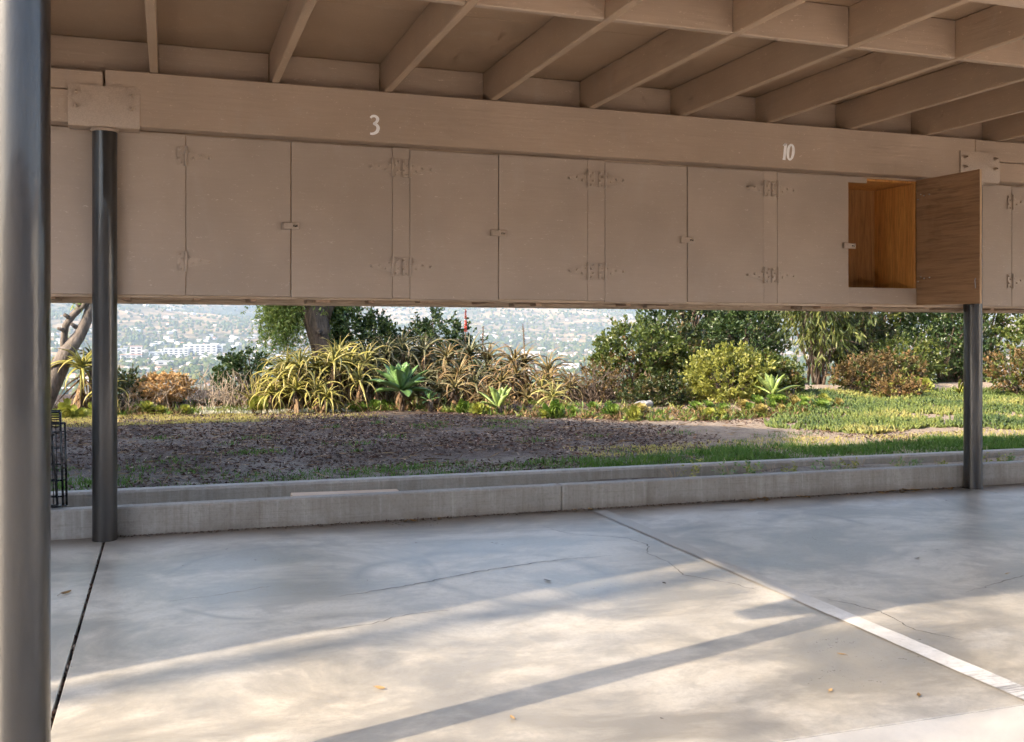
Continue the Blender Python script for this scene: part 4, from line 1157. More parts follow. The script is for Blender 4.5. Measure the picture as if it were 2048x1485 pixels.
# bare dry twigs
def twig_bush(x, y, r, h, n, label, name='bare_twig_shrub', mat='twig_dry', thick=0.006):
    g0 = gz(x, y); root = thing(name, (x, y, g0), label, 'shrub')
    b = MB()
    for q in range(n):
        p = Vector((x + random.gauss(0, r * 0.45), y + random.gauss(0, r * 0.3), g0 - 0.02)); pts = [p]; d = Vector((random.gauss(0, 0.5), random.gauss(0, 0.4), 1)).normalized()
        L = h * random.uniform(0.5, 1.1)
        for k_ in range(4):
            p = p + d * L / 4; d = (d + Vector((random.gauss(0, 0.35), random.gauss(0, 0.35), random.gauss(0, 0.25)))).normalized(); pts.append(p)
        b.tube(pts, [thick, thick * 0.8, thick * 0.65, thick * 0.5, thick * 0.3], 5)
        for k_ in range(3):
            a = pts[random.randint(1, 3)]; e = a + Vector((random.gauss(0, 0.5), random.gauss(0, 0.5), random.uniform(0, 0.8))).normalized() * L * random.uniform(0.15, 0.35)
            b.tube([a, a.lerp(e, 0.5) + Vector((random.gauss(0, 0.008), 0, random.gauss(0, 0.008))), e], [thick * 0.55, thick * 0.4, thick * 0.2], 4)
    b.build('twigs', M[mat], root)
    return root
twig_bush(0.42, 12.0, 0.42, 0.46, 60, 'tangle of bare pale twigs beside the dry brown bush')
twig_bush(0.72, 11.85, 0.22, 0.5, 26, 'upright dry grey stalks before the dark round shrub', thick=0.005)
twig_bush(-0.35, 11.9, 0.3, 0.3, 30, 'thin dry stems at the left foot of the dry brown bush', thick=0.004)
shrub('round_dark_shrub', 'dark glossy shrub left of the spiky plant', 'shrub', 0.92, 13.0, 0.36, 0.35, 0.15, 0.74, 150, 16, 0.05, 0.034, 'lf_dark', nstem=18)
# spiky plant
def spiky(x, y, label, n=34, L=0.42):
    g0 = gz(x, y); root = thing('spiky_plant', (x, y, g0), label, 'plant')
    mats = [strap_leaf(d_, L, 0.035, 6, u_, 0).mesh('sword_leaf', M['aloe_yel'], smooth=True) for u_, d_ in ((1.4, 0.1), (1.15, 0.15), (0.9, 0.25), (0.65, 0.5))]
    for i in range(n):
        mt = Matrix.Translation(Vector((random.gauss(0, 0.05), random.gauss(0, 0.05), 0))) @ Matrix.Rotation(random.uniform(0, 6.28), 4, 'Z') @ Matrix.Scale(random.uniform(0.7, 1.1), 4)
        link('leaf', random.choice(mats), root, mt)
spiky(1.00, 11.9, 'bright green spiky sword leaved plant left of the aloes')
for x, y in ((1.5, 11.2), ):
    aloe(1.68, 11.3, 0.30, 0.28, 'aloe_yel', 'low pale arching aloe spilling at the front of the left thicket', None, nl=22, dead=4)
    aloe(2.0, 11.3, 0.22, 0.16, 'aloe_red', 'tiny aloe at the shaded front of the thicket', None, nl=12, dead=0)

# ---- tree trunk and hanging foliage (pepper tree)
def ring_tube(b, pts, rad, n=14, wob=0.07): b.tube(pts, rad, n, wob=wob)
root = thing('pepper_tree', (1.92, 13.0, gz(1.92, 13.0)), 'feathery green tree with a furrowed knotted trunk behind the aloes', 'tree')
b = MB()
ring_tube(b, [(1.98, 13.0, 0.1), (1.93, 13.0, 0.55), (1.87, 13.0, 0.85), (1.80, 13.0, 1.12), (1.70, 13.05, 1.45), (1.66, 13.1, 2.1), (1.7, 13.2, 2.9)], [0.21, 0.165, 0.145, 0.155, 0.17, 0.14, 0.08], 18)
ring_tube(b, [(1.82, 13.0, 1.1), (2.05, 13.1, 1.6), (2.4, 13.2, 2.3)], [0.11, 0.09, 0.05], 12)
trunk = b.build('trunk', M['bark_pepper'], root, smooth=True)
b = MB()
ring_tube(b, [(1.83, 12.875, 1.02), (1.83, 12.835, 1.025)], [0.055, 0.05], 12)
b.build('knot', M['bark_pepper'], trunk, smooth=True)
b = MB(); b.tube([(1.83, 12.84, 1.025), (1.83, 12.828, 1.028)], [0.026, 0.022], 10); b.build('knot_hole', M['joint'], trunk)
b = MB()
for q in range(40):
    a = Vector((1.75 + random.gauss(0, 0.3), 13.1 + random.gauss(0, 0.3), random.uniform(1.6, 2.9)))
    e = a + Vector((random.gauss(0, 0.5), random.gauss(0, 0.4), random.uniform(-0.1, 0.4)))
    b.tube([a, a.lerp(e, 0.5) + Vector((0, 0, 0.08)), e], [0.02, 0.012, 0.005], 5)
b.build('branches', M['bark_pepper'], root, smooth=True)
def fronds(n, cx, cy, rx_, ry_, z_hi, z_lo, per, L, W, back=0.0):
    x = cx + rx_ * RNG.normal(size=n) * 0.6; y = cy + ry_ * RNG.normal(size=n) * 0.6
    top = z_hi + (RNG.random(n) - 0.3) * 1.0
    bot = z_lo + RNG.random(n) ** 1.3 * (z_hi - z_lo)
    t = RNG.random((n, per))
    sway = RNG.normal(size=(n, 2)) * 0.12
    P = np.stack([x[:, None] + sway[:, :1] * t, y[:, None] + sway[:, 1:] * t, top[:, None] + (bot - top)[:, None] * t], 2).reshape(-1, 3)
    D = RNG.normal(size=P.shape); D[:, 2] = -0.7 + 0.4 * D[:, 2]
    tint = np.clip(np.repeat(RNG.random(n), per) * 0.7 + 0.35 * RNG.random(n * per), 0, 1)
    return leaf_arrays(P, D, L * (0.6 + 0.7 * RNG.random(len(P))), W, tint=tint)
parts = [fronds(330, 1.42, 13.2, 0.22, 0.3, 1.6, 0.72, 60, 0.05, 0.016), fronds(170, 2.12, 13.3, 0.2, 0.3, 1.6, 0.82, 55, 0.05, 0.016), fronds(190, 1.62, 12.95, 0.34, 0.3, 2.2, 1.22, 50, 0.055, 0.016), fronds(120, 1.9, 13.3, 0.7, 0.6, 3.2, 1.35, 40, 0.07, 0.016)]
nv = 0; VV, FF, TT = [], [], []
for V, F, T in parts:
    VV.append(V); FF.append(F + nv); TT.append(T); nv += len(V)
o = link('crown', fastmesh('crown', np.concatenate(VV), np.concatenate(FF), np.concatenate(TT), M['lf_pepper'], off=tuple(root.location)), root); o['kind'] = 'stuff'

# ---- leaning forked tree at the left
root = thing('leaning_tree', (-1.30, 12.0, gz(-1.3, 12)), 'leaning forked grey tree trunk seen between the two left posts', 'tree')
b = MB()
ring_tube(b, [(-1.36, 12.0, 0.05), (-1.29, 12.0, 0.27), (-1.15, 12.0, 0.58), (-1.03, 12.0, 0.84), (-0.915, 12.0, 1.0), (-0.845, 12.0, 1.16), (-0.795, 12.0, 1.33), (-0.75, 12.02, 1.6), (-0.6, 12.1, 2.3), (-0.5, 12.2, 3.1)], [0.15, 0.12, 0.100, 0.088, 0.066, 0.056, 0.054, 0.055, 0.05, 0.035], 16, 0.05)
trunk = b.build('trunk', M['bark_grey'], root, smooth=True)
b = MB()
ring_tube(b, [(-1.05, 12.0, 0.80), (-1.075, 11.99, 0.93), (-1.055, 11.98, 1.10), (-0.985, 11.98, 1.22), (-0.88, 11.97, 1.33), (-0.80, 11.96, 1.42), (-0.95, 11.9, 2.3)], [0.055, 0.040, 0.038, 0.038, 0.038, 0.038, 0.025], 12, 0.08)
b.build('branch', M['bark_grey'], root, smooth=True)
b = MB()
for p, d in (((-1.07, 11.96, 1.06), (-0.06, -0.03, 0.02)), ((-1.02, 11.96, 1.19), (-0.05, -0.02, 0.04)), ((-0.94, 12.0, 1.08), (-0.06, -0.05, 0.05)), ((-0.90, 11.96, 1.30), (-0.04, -0.02, 0.05))):
    b.tube([p, Vector(p) + Vector(d)], [0.026, 0.018], 8, wob=0.2)
b.build('branch_stub', M['bark_grey'], trunk, smooth=True)
n = 1500
P = np.stack([-0.7 + RNG.normal(size=n) * 0.6, 12.1 + RNG.normal(size=n) * 0.6, 1.95 + np.abs(RNG.normal(size=n)) * 0.8], 1)
P = np.repeat(P, 5, 0) + RNG.normal(size=(n * 5, 3)) * 0.06
hang = np.stack([-0.93 + RNG.normal(size=40) * 0.05, 11.9 + RNG.normal(size=40) * 0.05, 1.30 + 0.25 * RNG.random(40)], 1)
P = np.concatenate([P, hang])
D = RNG.normal(size=P.shape); D[:, 2] -= 0.6
V, F, T = leaf_arrays(P, D, 0.08, 0.018)
o = link('crown', fastmesh('crown', V, F, T, M['lf_pepper'], off=tuple(root.location)), root); o['kind'] = 'stuff'

# ---- shrubs behind the aloes
shrub('tall_dark_shrub', 'dark leafy shrub right of the knotted trunk', 'shrub', 2.50, 13.1, 0.54, 0.4, 0.1, 1.34, 460, 16, 0.052, 0.036, 'lf_dark', nstem=26)
shrub('airy_dark_shrub', 'airy dark shrub behind the red flower spike', 'shrub', 3.40, 13.0, 0.48, 0.4, 0.1, 1.26, 340, 15, 0.052, 0.036, 'lf_dark', nstem=22, lobes=9)
shrub('thicket_underbrush', 'dark green underbrush filling the shade behind the aloes', 'shrub', 2.6, 12.6, 0.9, 0.3, 0.05, 0.72, 260, 14, 0.05, 0.03, 'lf_mix', nstem=20)
shrub('thicket_underbrush', 'dark brownish underbrush behind the reddish aloes', 'shrub', 3.75, 12.3, 0.7, 0.3, 0.05, 0.62, 230, 14, 0.05, 0.03, 'lf_mix', nstem=20)
shrub('thicket_underbrush', 'dark green underbrush in the shade beneath the pale left aloes', 'shrub', 1.75, 12.0, 0.55, 0.22, 0.12, 0.58, 190, 14, 0.05, 0.03, 'lf_mix', nstem=16)
# ---- dark bush group in the right half
twig_bush(4.72, 10.75, 0.30, 0.55, 55, 'open twiggy reddish shrub at the left foot of the dark bush', 'twiggy_shrub', 'twig', 0.008)
shrub('twiggy_low_shrub', 'sparse low shrub with rusty leaves beside the reddish aloes', 'shrub', 4.75, 10.75, 0.30, 0.25, 0.2, 0.66, 70, 9, 0.04, 0.022, 'lf_brown', nstem=18, thick=0.008)
shrub('big_dark_bush', 'big dark green bush with rusty lower leaves in the right half', 'bush', 5.38, 11.0, 0.62, 0.45, 0.15, 1.10, 420, 16, 0.055, 0.034, 'lf_mid', nstem=40, mat2='lf_brown', frac2=0.16, lobes=10)
shrub('dark_mid_bush', 'dark bush filling the gap between big dark bush and yellow green bush', 'bush', 6.05, 11.3, 0.55, 0.45, 0.1, 1.10, 330, 16, 0.055, 0.034, 'lf_mix', nstem=30)
shrub('low_dark_bush', 'low dark shrub with rusty leaf tips under the big dark bush', 'shrub', 5.22, 10.15, 0.45, 0.35, 0.12, 0.46, 190, 14, 0.045, 0.028, 'lf_mix', nstem=20)
shrub('yellow_green_bush', 'bushy sunlit yellow green shrub left of the agave', 'bush', 5.92, 9.95, 0.50, 0.38, 0.10, 0.86, 430, 18, 0.042, 0.028, 'lf_lit', nstem=26, lobes=9)
shrub('rust_flecked_bush', 'green bush with rusty leaves right of the yellow green shrub', 'bush', 6.62, 10.15, 0.44, 0.36, 0.10, 0.80, 320, 16, 0.045, 0.028, 'lf_mid', nstem=26, mat2='lf_brown', frac2=0.28)
# ---- trees closing the view at the right
def leafy_tree(name, label, x, y, r, z0, z1, nclus, per, L, W, mat, trunk_r=0.07, droop=0.0, mat2=None, frac2=0.0, shell=0.2, lobes=8):
    g0 = gz(x, y)
    root = shrub(name, label, 'tree', x, y, r, r * 0.8, z0, z1, nclus, per, L, W, mat, nstem=(14 if droop else 46), mat2=mat2, frac2=frac2, droop=droop, stuff_name='crown', lobes=lobes, thick=0.022, shell=shell, minz=z0)
    b = MB()
    p = Vector((x, y, g0 - 0.1)); pts = [p]; rad = [trunk_r * 1.3]
    for k_ in range(5):
        p = p + Vector((random.gauss(0, 0.10), random.gauss(0, 0.06), (z1 - g0) * 0.17)); pts.append(p); rad.append(trunk_r * (1 - 0.16 * k_))
    b.tube(pts, rad, 12, wob=0.06)
    for k_ in range(7):
        a = pts[random.randint(1, 4)]; e = a + Vector((random.gauss(0, r * 0.55), random.gauss(0, r * 0.35), random.uniform(0.1, 0.8)))
        b.tube([a, a.lerp(e, 0.5) + Vector((0, 0, 0.08)), e], [trunk_r * 0.5, trunk_r * 0.35, trunk_r * 0.15], 8)
    b.build('trunk', M['bark_grey'], root, smooth=True)
    return root
leafy_tree('dense_evergreen_tree', 'dense dark evergreen tree behind the big dark bush', 7.35, 13.0, 1.15, 0.3, 3.2, 980, 16, 0.07, 0.042, 'lf_dark')
leafy_tree('hanging_leaf_tree', 'slender tree with long pale hanging leaves in the right half', 8.35, 11.6, 0.62, 0.42, 2.9, 300, 15, 0.13, 0.022, 'lf_willow', 0.03, droop=1.0, lobes=6, shell=0.1)
leafy_tree('open_oak_tree', 'loose green tree with bright gaps right of the hanging leaves', 10.15, 12.9, 1.2, 0.2, 3.0, 760, 15, 0.065, 0.042, 'lf_mid', 0.08, mat2='lf_lit', frac2=0.10)
leafy_tree('broad_green_tree', 'broad green tree behind the right post', 11.9, 12.6, 1.3, 0.1, 3.2, 900, 15, 0.07, 0.042, 'lf_mid', 0.09)
leafy_tree('dark_corner_tree', 'dark green tree at the right edge behind the post', 12.8, 11.3, 1.2, 0.2, 3.0, 800, 16, 0.065, 0.04, 'lf_dark', 0.08)
leafy_tree('back_row_tree', 'green tree standing farther back between the evergreen and the loose tree', 9.1, 14.6, 1.1, -0.3, 3.2, 420, 14, 0.075, 0.045, 'lf_mid', 0.08)
shrub('rusty_orange_bush', 'rusty orange bush under the loose green tree', 'bush', 7.95, 10.2, 0.34, 0.3, 0.28, 0.70, 190, 14, 0.042, 0.026, 'lf_brown', nstem=24, mat2='lf_mid', frac2=0.45)
shrub('orange_green_bush', 'orange and green bush left of the aeonium balls', 'bush', 8.65, 10.45, 0.42, 0.3, 0.30, 0.74, 210, 14, 0.042, 0.026, 'lf_brown', nstem=24, mat2='lf_mid', frac2=0.5)
shrub('low_orange_shrub', 'low orange shrub at the top of the ice plant', 'shrub', 8.1, 9.75, 0.36, 0.25, 0.22, 0.46, 120, 14, 0.038, 0.024, 'lf_brown', nstem=14, mat2='lf_lit', frac2=0.3)
shrub('brown_edge_bush', 'brown and green bush at the right edge beyond the post', 'bush', 9.75, 9.5, 0.5, 0.35, 0.25, 0.78, 260, 14, 0.045, 0.028, 'lf_brown', nstem=26, mat2='lf_mid', frac2=0.6)
shrub('shaded_green_bush', 'green bush between orange bush and right post', 'bush', 9.5, 11.2, 0.6, 0.4, 0.2, 0.95, 300, 15, 0.05, 0.03, 'lf_mid', nstem=26)

shrub('hedge_shrub', 'dark dense shrub closing the gap behind the agave', 'shrub', 7.3, 11.9, 0.6, 0.4, 0.1, 1.5, 380, 15, 0.055, 0.034, 'lf_dark', nstem=24, lobes=9)
shrub('hedge_shrub', 'dark shrub behind the rusty orange bush', 'shrub', 9.3, 12.0, 0.55, 0.4, 0.2, 1.3, 300, 15, 0.055, 0.034, 'lf_mix', nstem=24, lobes=9)
shrub('hedge_shrub', 'dark shrub just left of the right post', 'shrub', 10.6, 11.7, 0.7, 0.45, 0.2, 1.5, 400, 15, 0.055, 0.034, 'lf_dark', nstem=24, lobes=9)
shrub('hedge_shrub', 'dark shrub right of the right post', 'shrub', 11.4, 10.6, 0.6, 0.45, 0.2, 1.5, 380, 15, 0.055, 0.034, 'lf_mid', nstem=24, lobes=9)
# rocks and a fallen branch under the dark bush
for x, y, z, s_, l_ in ((4.98, 9.95, 0.34, 0.055, 'grey rock under the dark bush'), (4.86, 9.85, 0.27, 0.07, 'long grey stone lying below the round rock')):
    bm = bmesh.new(); bmesh.ops.create_icosphere(bm, subdivisions=2, radius=1.0)
    for v in bm.verts:
        v.co *= 1 + 0.22 * mnoise.noise(v.co * 1.7 + Vector((x, y, 0)))
        v.co = Vector((v.co.x * s_ * (1.6 if 'long' in l_ else 1.0), v.co.y * s_ * 0.9, v.co.z * s_ * (0.55 if 'long' in l_ else 0.9)))
    me = bpy.data.meshes.new('rock'); bm.to_mesh(me); bm.free(); me.materials.append(M['rock'])
    o = link('rock', me, None, Matrix.Translation((x, y, gz(x, y) + s_ * 0.6))); tag(o, l_, 'rock')

# ---- ground cover: nobody could count it
def inside_ice(x, y):
    f = 7.55 + 0.22 * math.sin(x * 2.1) - 0.04 * (x - 6)
    if x < 6.0: f += (6.0 - x) * 1.5
    return x > 5.3 and y > f and y < min(10.2, 8.25 + (x - 5.3) * 1.0)
pts = []
while len(pts) < 11000:
    x = 5.1 + 7.5 * random.random(); y = 7.2 + 3.2 * random.random() ** 1.4
    if inside_ice(x, y) and random.random() < 0.55 + 0.9 * mnoise.noise(Vector((x * 2.0, y * 2.0, 8))): pts.append((x, y, gz(x, y) + 0.03 * max(0, 0.25 + mnoise.noise(Vector((x * 3.5, y * 3.5, 6))))))
P = np.array(pts)
P3 = np.repeat(P, 2, 0) + RNG.normal(size=(len(P) * 2, 3)) * np.array([0.02, 0.02, 0.0])
D = RNG.normal(size=P3.shape) * np.array([0.55, 0.55, 0.2]) + np.array([0, 0, 1.0])
n = len(P3); D = unit(D); L = (0.035 + 0.05 * RNG.random(n))[:, None]; w = 0.013
A = unit(np.cross(D, np.array([[0.3, 0.2, 0.9]]) + RNG.normal(size=(n, 3)) * 0.3)); B = np.cross(D, A)
P3[:, 2] -= 0.01
m_ = P3 + D * L * 0.55
tip = P3 + D * L
V = np.stack([P3 + A * w * 0.7, P3 - A * w * 0.35 + B * w * 0.6, P3 - A * w * 0.35 - B * w * 0.6, m_ + A * w, m_ - A * w * 0.5 + B * w * 0.87, m_ - A * w * 0.5 - B * w * 0.87, tip], 1).reshape(-1, 3)
b_ = np.arange(n)[:, None] * 7
F = np.concatenate([b_ + np.array([q]) for q in ([0, 1, 4], [0, 4, 3], [1, 2, 5], [1, 5, 4], [2, 0, 3], [2, 3, 5], [3, 4, 6], [4, 5, 6], [5, 3, 6])], 1).reshape(-1, 3)
big = np.array([mnoise.noise(Vector((p[0] * 1.5, p[1] * 1.5, 2))) for p in P])
T = np.repeat(np.clip(np.repeat(0.42 + 0.95 * big, 2) + 0.3 * (RNG.random(n) - 0.4), 0, 1), 7)
tag(link('ice_plant_cover', fastmesh('ice_plant_cover', V, F, T, M['ice'])), 'mat of green ice plant covering the slope at the right', 'ground cover', kind='stuff')

def grass_patch(name, label, mat, pts, h0, h1, w):
    P = np.array(pts); n = len(P)
    D = RNG.normal(size=(n, 3)) * np.array([0.35, 0.35, 0.0]) + np.array([0, 0, 1.0]); D = unit(D)
    L = (h0 + (h1 - h0) * RNG.random(n))[:, None]
    S = unit(np.cross(D, RNG.normal(size=(n, 3))))
    bend = RNG.normal(size=(n, 3)) * np.array([0.3, 0.3, 0.0])
    m_ = P + D * L * 0.55; tip = P + unit(D + bend) * L
    V = np.stack([P - S * w / 2, P + S * w / 2, m_ + S * w * 0.4, tip, m_ - S * w * 0.4], 1).reshape(-1, 3)
    b_ = np.arange(n)[:, None] * 5
    F = np.concatenate([b_ + np.array([q]) for q in ([0, 1, 2], [0, 2, 4], [4, 2, 3])], 1).reshape(-1, 3)
    T = np.repeat(np.clip(RNG.random(n) * 0.8 + 0.1, 0, 1), 5)
    return tag(link(name, fastmesh(name, V, F, T, M[mat])), label, 'grass', kind='stuff')
pts = []
while len(pts) < 26000:
    x = 1.6 + 9.5 * random.random(); y = 6.345 + 1.3 * random.random() ** 1.1
    top = 6.72 + 0.42 * min(1, max(0, (x - 2.4) / 1.2)) + 0.10 * math.sin(x * 3.1)
    dens = max(0, min(1, (top - y) / 0.25)) * min(1, 0.06 + max(0, (x - 2.2) / 1.6)) * (0.12 + 1.3 * max(0, 0.42 + mnoise.noise(Vector((x * 2.3, y * 3, 1)))))
    if x > 5: dens *= 1.4
    if random.random() < dens: pts.append((x, y, gz(x, y) - 0.004))
grass_patch('grass_strip', 'strip of green grass along the garden kerb at the right', 'grass', pts, 0.03, 0.075, 0.006)
pts = []
cl = [(random.uniform(-3, 7), random.uniform(6.4, 10.5) ** 1, random.uniform(0.04, 0.16)) for _ in range(60)] + [(random.uniform(-3, 2.4), random.uniform(6.36, 6.9), random.uniform(0.05, 0.18)) for _ in range(46)]
for cx, cy_, r in cl:
    for q in range(int(700 * r)):
        x, y = cx + random.gauss(0, r), max(6.34, cy_ + random.gauss(0, r * 0.7)); pts.append((x, y, gz(x, y) - 0.004))
grass_patch('grass_tufts', 'scattered small green grass tufts on the bare soil', 'grass', pts, 0.015, 0.05, 0.006)
pts = []
while len(pts) < 17000:
    x = -4 + 6.2 * random.random(); y = 10.5 + 1.5 * random.random()
    if y < bed_front(x) + 0.15 and random.random() < (1.0 if x < 0.9 else 0.25) * max(0.1, 0.7 + mnoise.noise(Vector((x * 2, y * 3, 4)))): pts.append((x, y, gz(x, y) - 0.004))
while len(pts) < 22000:
    x = 3.0 + 7 * random.random(); y = 6.95 + 0.55 * random.random()
    if random.random() < 0.6 + mnoise.noise(Vector((x * 2, y * 3, 4))): pts.append((x, y, gz(x, y) - 0.004))
grass_patch('yellow_grass', 'thin yellowed grass at the sunlit edge of the planting bed', 'grass_dry', pts, 0.012, 0.04, 0.006)
# silvery dead succulent stuff at the bed edge, left
n = 2600
x = RNG.uniform(0.3, 1.95, n); y = np.array([bed_front(a) for a in x]) + RNG.uniform(-0.12, 0.22, n)
P = np.stack([x, y, np.array([gz(a, c_) for a, c_ in zip(x, y)])], 1)
D = RNG.normal(size=P.shape) * 0.6 + np.array([0, 0, 0.8])
V, F, T = leaf_arrays(P, D, 0.05, 0.014)
tag(link('silver_groundcover', fastmesh('silver_groundcover', V, F, T, M['silver'])), 'pale silvery dry succulents edging the bed below the left aloes', 'ground cover', kind='stuff')
# leaf litter
n = 62000
x = RNG.uniform(-4, 7.5, n); y = 6.35 + 5.4 * RNG.random(n) ** 1.05
keep = np.array([mnoise.noise(Vector((a * 1.1, c_ * 1.4, 9))) > -0.30 + 0.5 * random.random() - 0.25 * (c_ > 7.4) + 0.35 * (a > 4.5) for a, c_ in zip(x, y)])
x, y = x[keep], y[keep]
P = np.stack([x, y, np.array([gz(a, c_) for a, c_ in zip(x, y)]) + 0.004], 1)
D = RNG.normal(size=P.shape) * np.array([1, 1, 0.22])
V, F, T = leaf_arrays(P, D, 0.014 + 0.034 * RNG.random(len(P)), 0.006 + 0.010 * RNG.random(len(P)), tint=RNG.random(len(P)) ** 1.5)
tag(link('leaf_litter', fastmesh('leaf_litter', V, F, T, M['litter'])), 'brown leaf litter strewn over the shaded garden soil', 'leaf litter', kind='stuff')
n = 2600
x = RNG.uniform(-0.9, 2.6, n) ; y = np.array([bed_front(a) for a in x]) - RNG.uniform(-0.5, 0.25, n)
P = np.stack([x + 1.6, y + 0.1, np.array([gz(a + 1.6, c_ + 0.1) for a, c_ in zip(x, y)]) + 0.006], 1)
D = RNG.normal(size=P.shape) * np.array([1, 1, 0.4])
V, F, T = leaf_arrays(P, D, 0.06, 0.008, tint=RNG.random(n))
tag(link('dry_leaf_debris', fastmesh('dry_leaf_debris', V, F, T, M['aloe_dry'])), 'dry straw coloured leaf debris under the aloes', 'leaf litter', kind='stuff')

# twigs and long dead leaves dropped on the mulch
n = 2600
x = RNG.uniform(-3, 6.5, n); y = RNG.uniform(6.5, 11.2, n)
P = np.stack([x, y, np.array([gz(a, c_) for a, c_ in zip(x, y)]) + 0.006], 1)
D = RNG.normal(size=P.shape) * np.array([1, 0.7, 0.08])
V, F, T = leaf_arrays(P, D, 0.05 + 0.13 * RNG.random(n) ** 2, 0.007, tint=RNG.random(n))
tag(link('fallen_twigs', fastmesh('fallen_twigs', V, F, T, M['aloe_dry'])), 'pale twigs and long dead leaves dropped on the mulch', 'leaf litter', kind='stuff')
# low tangled succulents and seedlings fringing the bed
n = 900
x = np.concatenate([RNG.uniform(2.2, 6.9, n * 2 // 3), RNG.uniform(-1.2, 2.4, n // 3)]); n = len(x)
y = np.array([bed_front(a) for a in x]) + RNG.gamma(1.3, 0.22, n) - 0.08
C = np.stack([x, y, np.array([gz(a, c_) for a, c_ in zip(x, y)])], 1)
P = np.repeat(C, 11, 0) + RNG.normal(size=(n * 11, 3)) * np.array([0.025, 0.025, 0.0])
D = RNG.normal(size=P.shape) * np.array([0.8, 0.8, 0.3]) + np.array([0, 0, 0.75])
tn = np.clip(np.repeat(RNG.random(n), 11) + 0.15 * RNG.normal(size=n * 11), 0, 1)
V, F, T = leaf_arrays(P, D, 0.045 + 0.06 * RNG.random(len(P)), 0.016, tint=tn)
me = fastmesh('fringe_plants', V, F, T, [M['ice'], M['lf_brown'], M['aeon_dark'], M['aloe_dry']])
me.polygons.foreach_set('material_index', np.repeat(np.repeat(RNG.choice(4, n, p=[0.35, 0.2, 0.2, 0.25]), 11), 2).astype(np.int32))
tag(link('fringe_plants', me), 'tangle of low succulents and dry seedlings fringing the planting bed', 'ground cover', kind='stuff')

# ---- things between the low wall and the kerb
b = MB(slope=True)
b.box(0.70, 1.36, 5.96, 6.17, 0.074, 0.098, bev=0.004, rot=Matrix.Rotation(0.05, 3, 'Z') @ Matrix.Rotation(0.02, 3, 'Y') @ Matrix.Rotation(0.10, 3, 'X'))
tag(b.build('wood_board', M['lumber']), 'weathered wooden board lying between the low wall and the kerb', 'board')
def weed(x, y, label, h, n, mat, stems):
    z = 0.09 - KS * x
    root = thing('weed', (x, y, z), label, 'weed', 'weeds between wall and kerb')
    b = MB()
    LP, LD = [], []
    for q in range(stems):
        p = Vector((x, y, z - 0.02)); d = Vector((random.gauss(0, 0.6), random.gauss(0, 0.3), 1)).normalized(); pts = [p]
        for k_ in range(3):
            p = p + d * h / 3; d = (d + Vector((random.gauss(0, 0.35), random.gauss(0, 0.25), random.gauss(0, 0.1)))).normalized(); pts.append(p)
            for e in range(n):
                LP.append(tuple(p + Vector((random.gauss(0, 0.012),) * 3))); LD.append((random.gauss(0, 1), random.gauss(0, 1), random.gauss(0.2, 0.5)))
        b.tube(pts, [0.0022, 0.0018, 0.0014, 0.0008], 4)
    b.build('stems', M['twig_dry'], root)
    if n:
        V, F, T = leaf_arrays(np.array(LP), np.array(LD), 0.03, 0.012)
        link('leaves', fastmesh('leaves', V, F, T, M[mat], off=(x, y, z)), root)
for q in range(26):
    x = 3.3 + 3.0 * q / 25 + random.gauss(0, 0.05); y = random.uniform(5.86, 6.14)
    if q % 3 == 0: weed(x, y, 'dry bare weed stalks in the trench behind the wall', random.uniform(0.10, 0.2), 0, 'lf_mid', 9)
    else: weed(x, y, 'small green leafy weed in the trench behind the wall', random.uniform(0.07, 0.15), 5, 'lf_lit' if q % 2 else 'agave', 4)

# black wire cart folded flat against the wall end
cart = thing('folded_wire_cart', (-0.60, 5.86, 0.155), 'folded black wire cart standing on the low wall behind the near post', 'cart')
def wire_panel(name, yy, x0, x1, z0, z1, lean):
    b = MB()
    def pt(x, z): return (x + lean * (z - z0), yy + 0.06 * (x - x0), z)
    for x in (x0, x1): b.tube([pt(x, z0), pt(x, z1)], 0.006, 8)
    for z in (z0, z1): b.tube([pt(x0, z), pt(x1, z)], 0.006, 8)
    nx_ = 9
    for i in range(1, nx_): b.tube([pt(x0 + (x1 - x0) * i / nx_, z0), pt(x0 + (x1 - x0) * i / nx_, z1)], 0.0028, 6)
    z = z0 + 0.05
    while z < z1 - 0.02:
        b.tube([pt(x0, z), pt(x1, z)], 0.0028, 6); z += 0.085
    b.build(name, M['black_wire'], cart, smooth=True)
wire_panel('wire_panel', 5.752, -0.92, -0.520, 0.165, 0.66, -0.03)
wire_panel('wire_panel', 5.775, -0.90, -0.505, 0.165, 0.60, -0.02)
wire_panel('wire_panel', 5.730, -0.94, -0.545, 0.175, 0.67, -0.075)
b = MB()
for q in range(8): b.tube([(-0.92, 5.735 + 0.002 * q, 0.60 + 0.012 * q), (-0.53, 5.755 + 0.002 * q, 0.585 + 0.012 * q)], 0.0035, 6)
b.tube([(-0.90, 5.74, 0.66), (-0.90, 5.74, 0.80), (-0.60, 5.76, 0.80), (-0.60, 5.76, 0.62)], 0.008, 8)
b.build('handle', M['black_wire'], cart, smooth=True)
b = MB()
for t in range(5): b.tube([(-0.90 + 0.03 * t, 5.725, 0.20), (-0.56 - 0.005 * t, 5.728, 0.55 - 0.05 * t)], 0.007, 8)
b.build('folded_strut', M['black_wire'], cart, smooth=True)

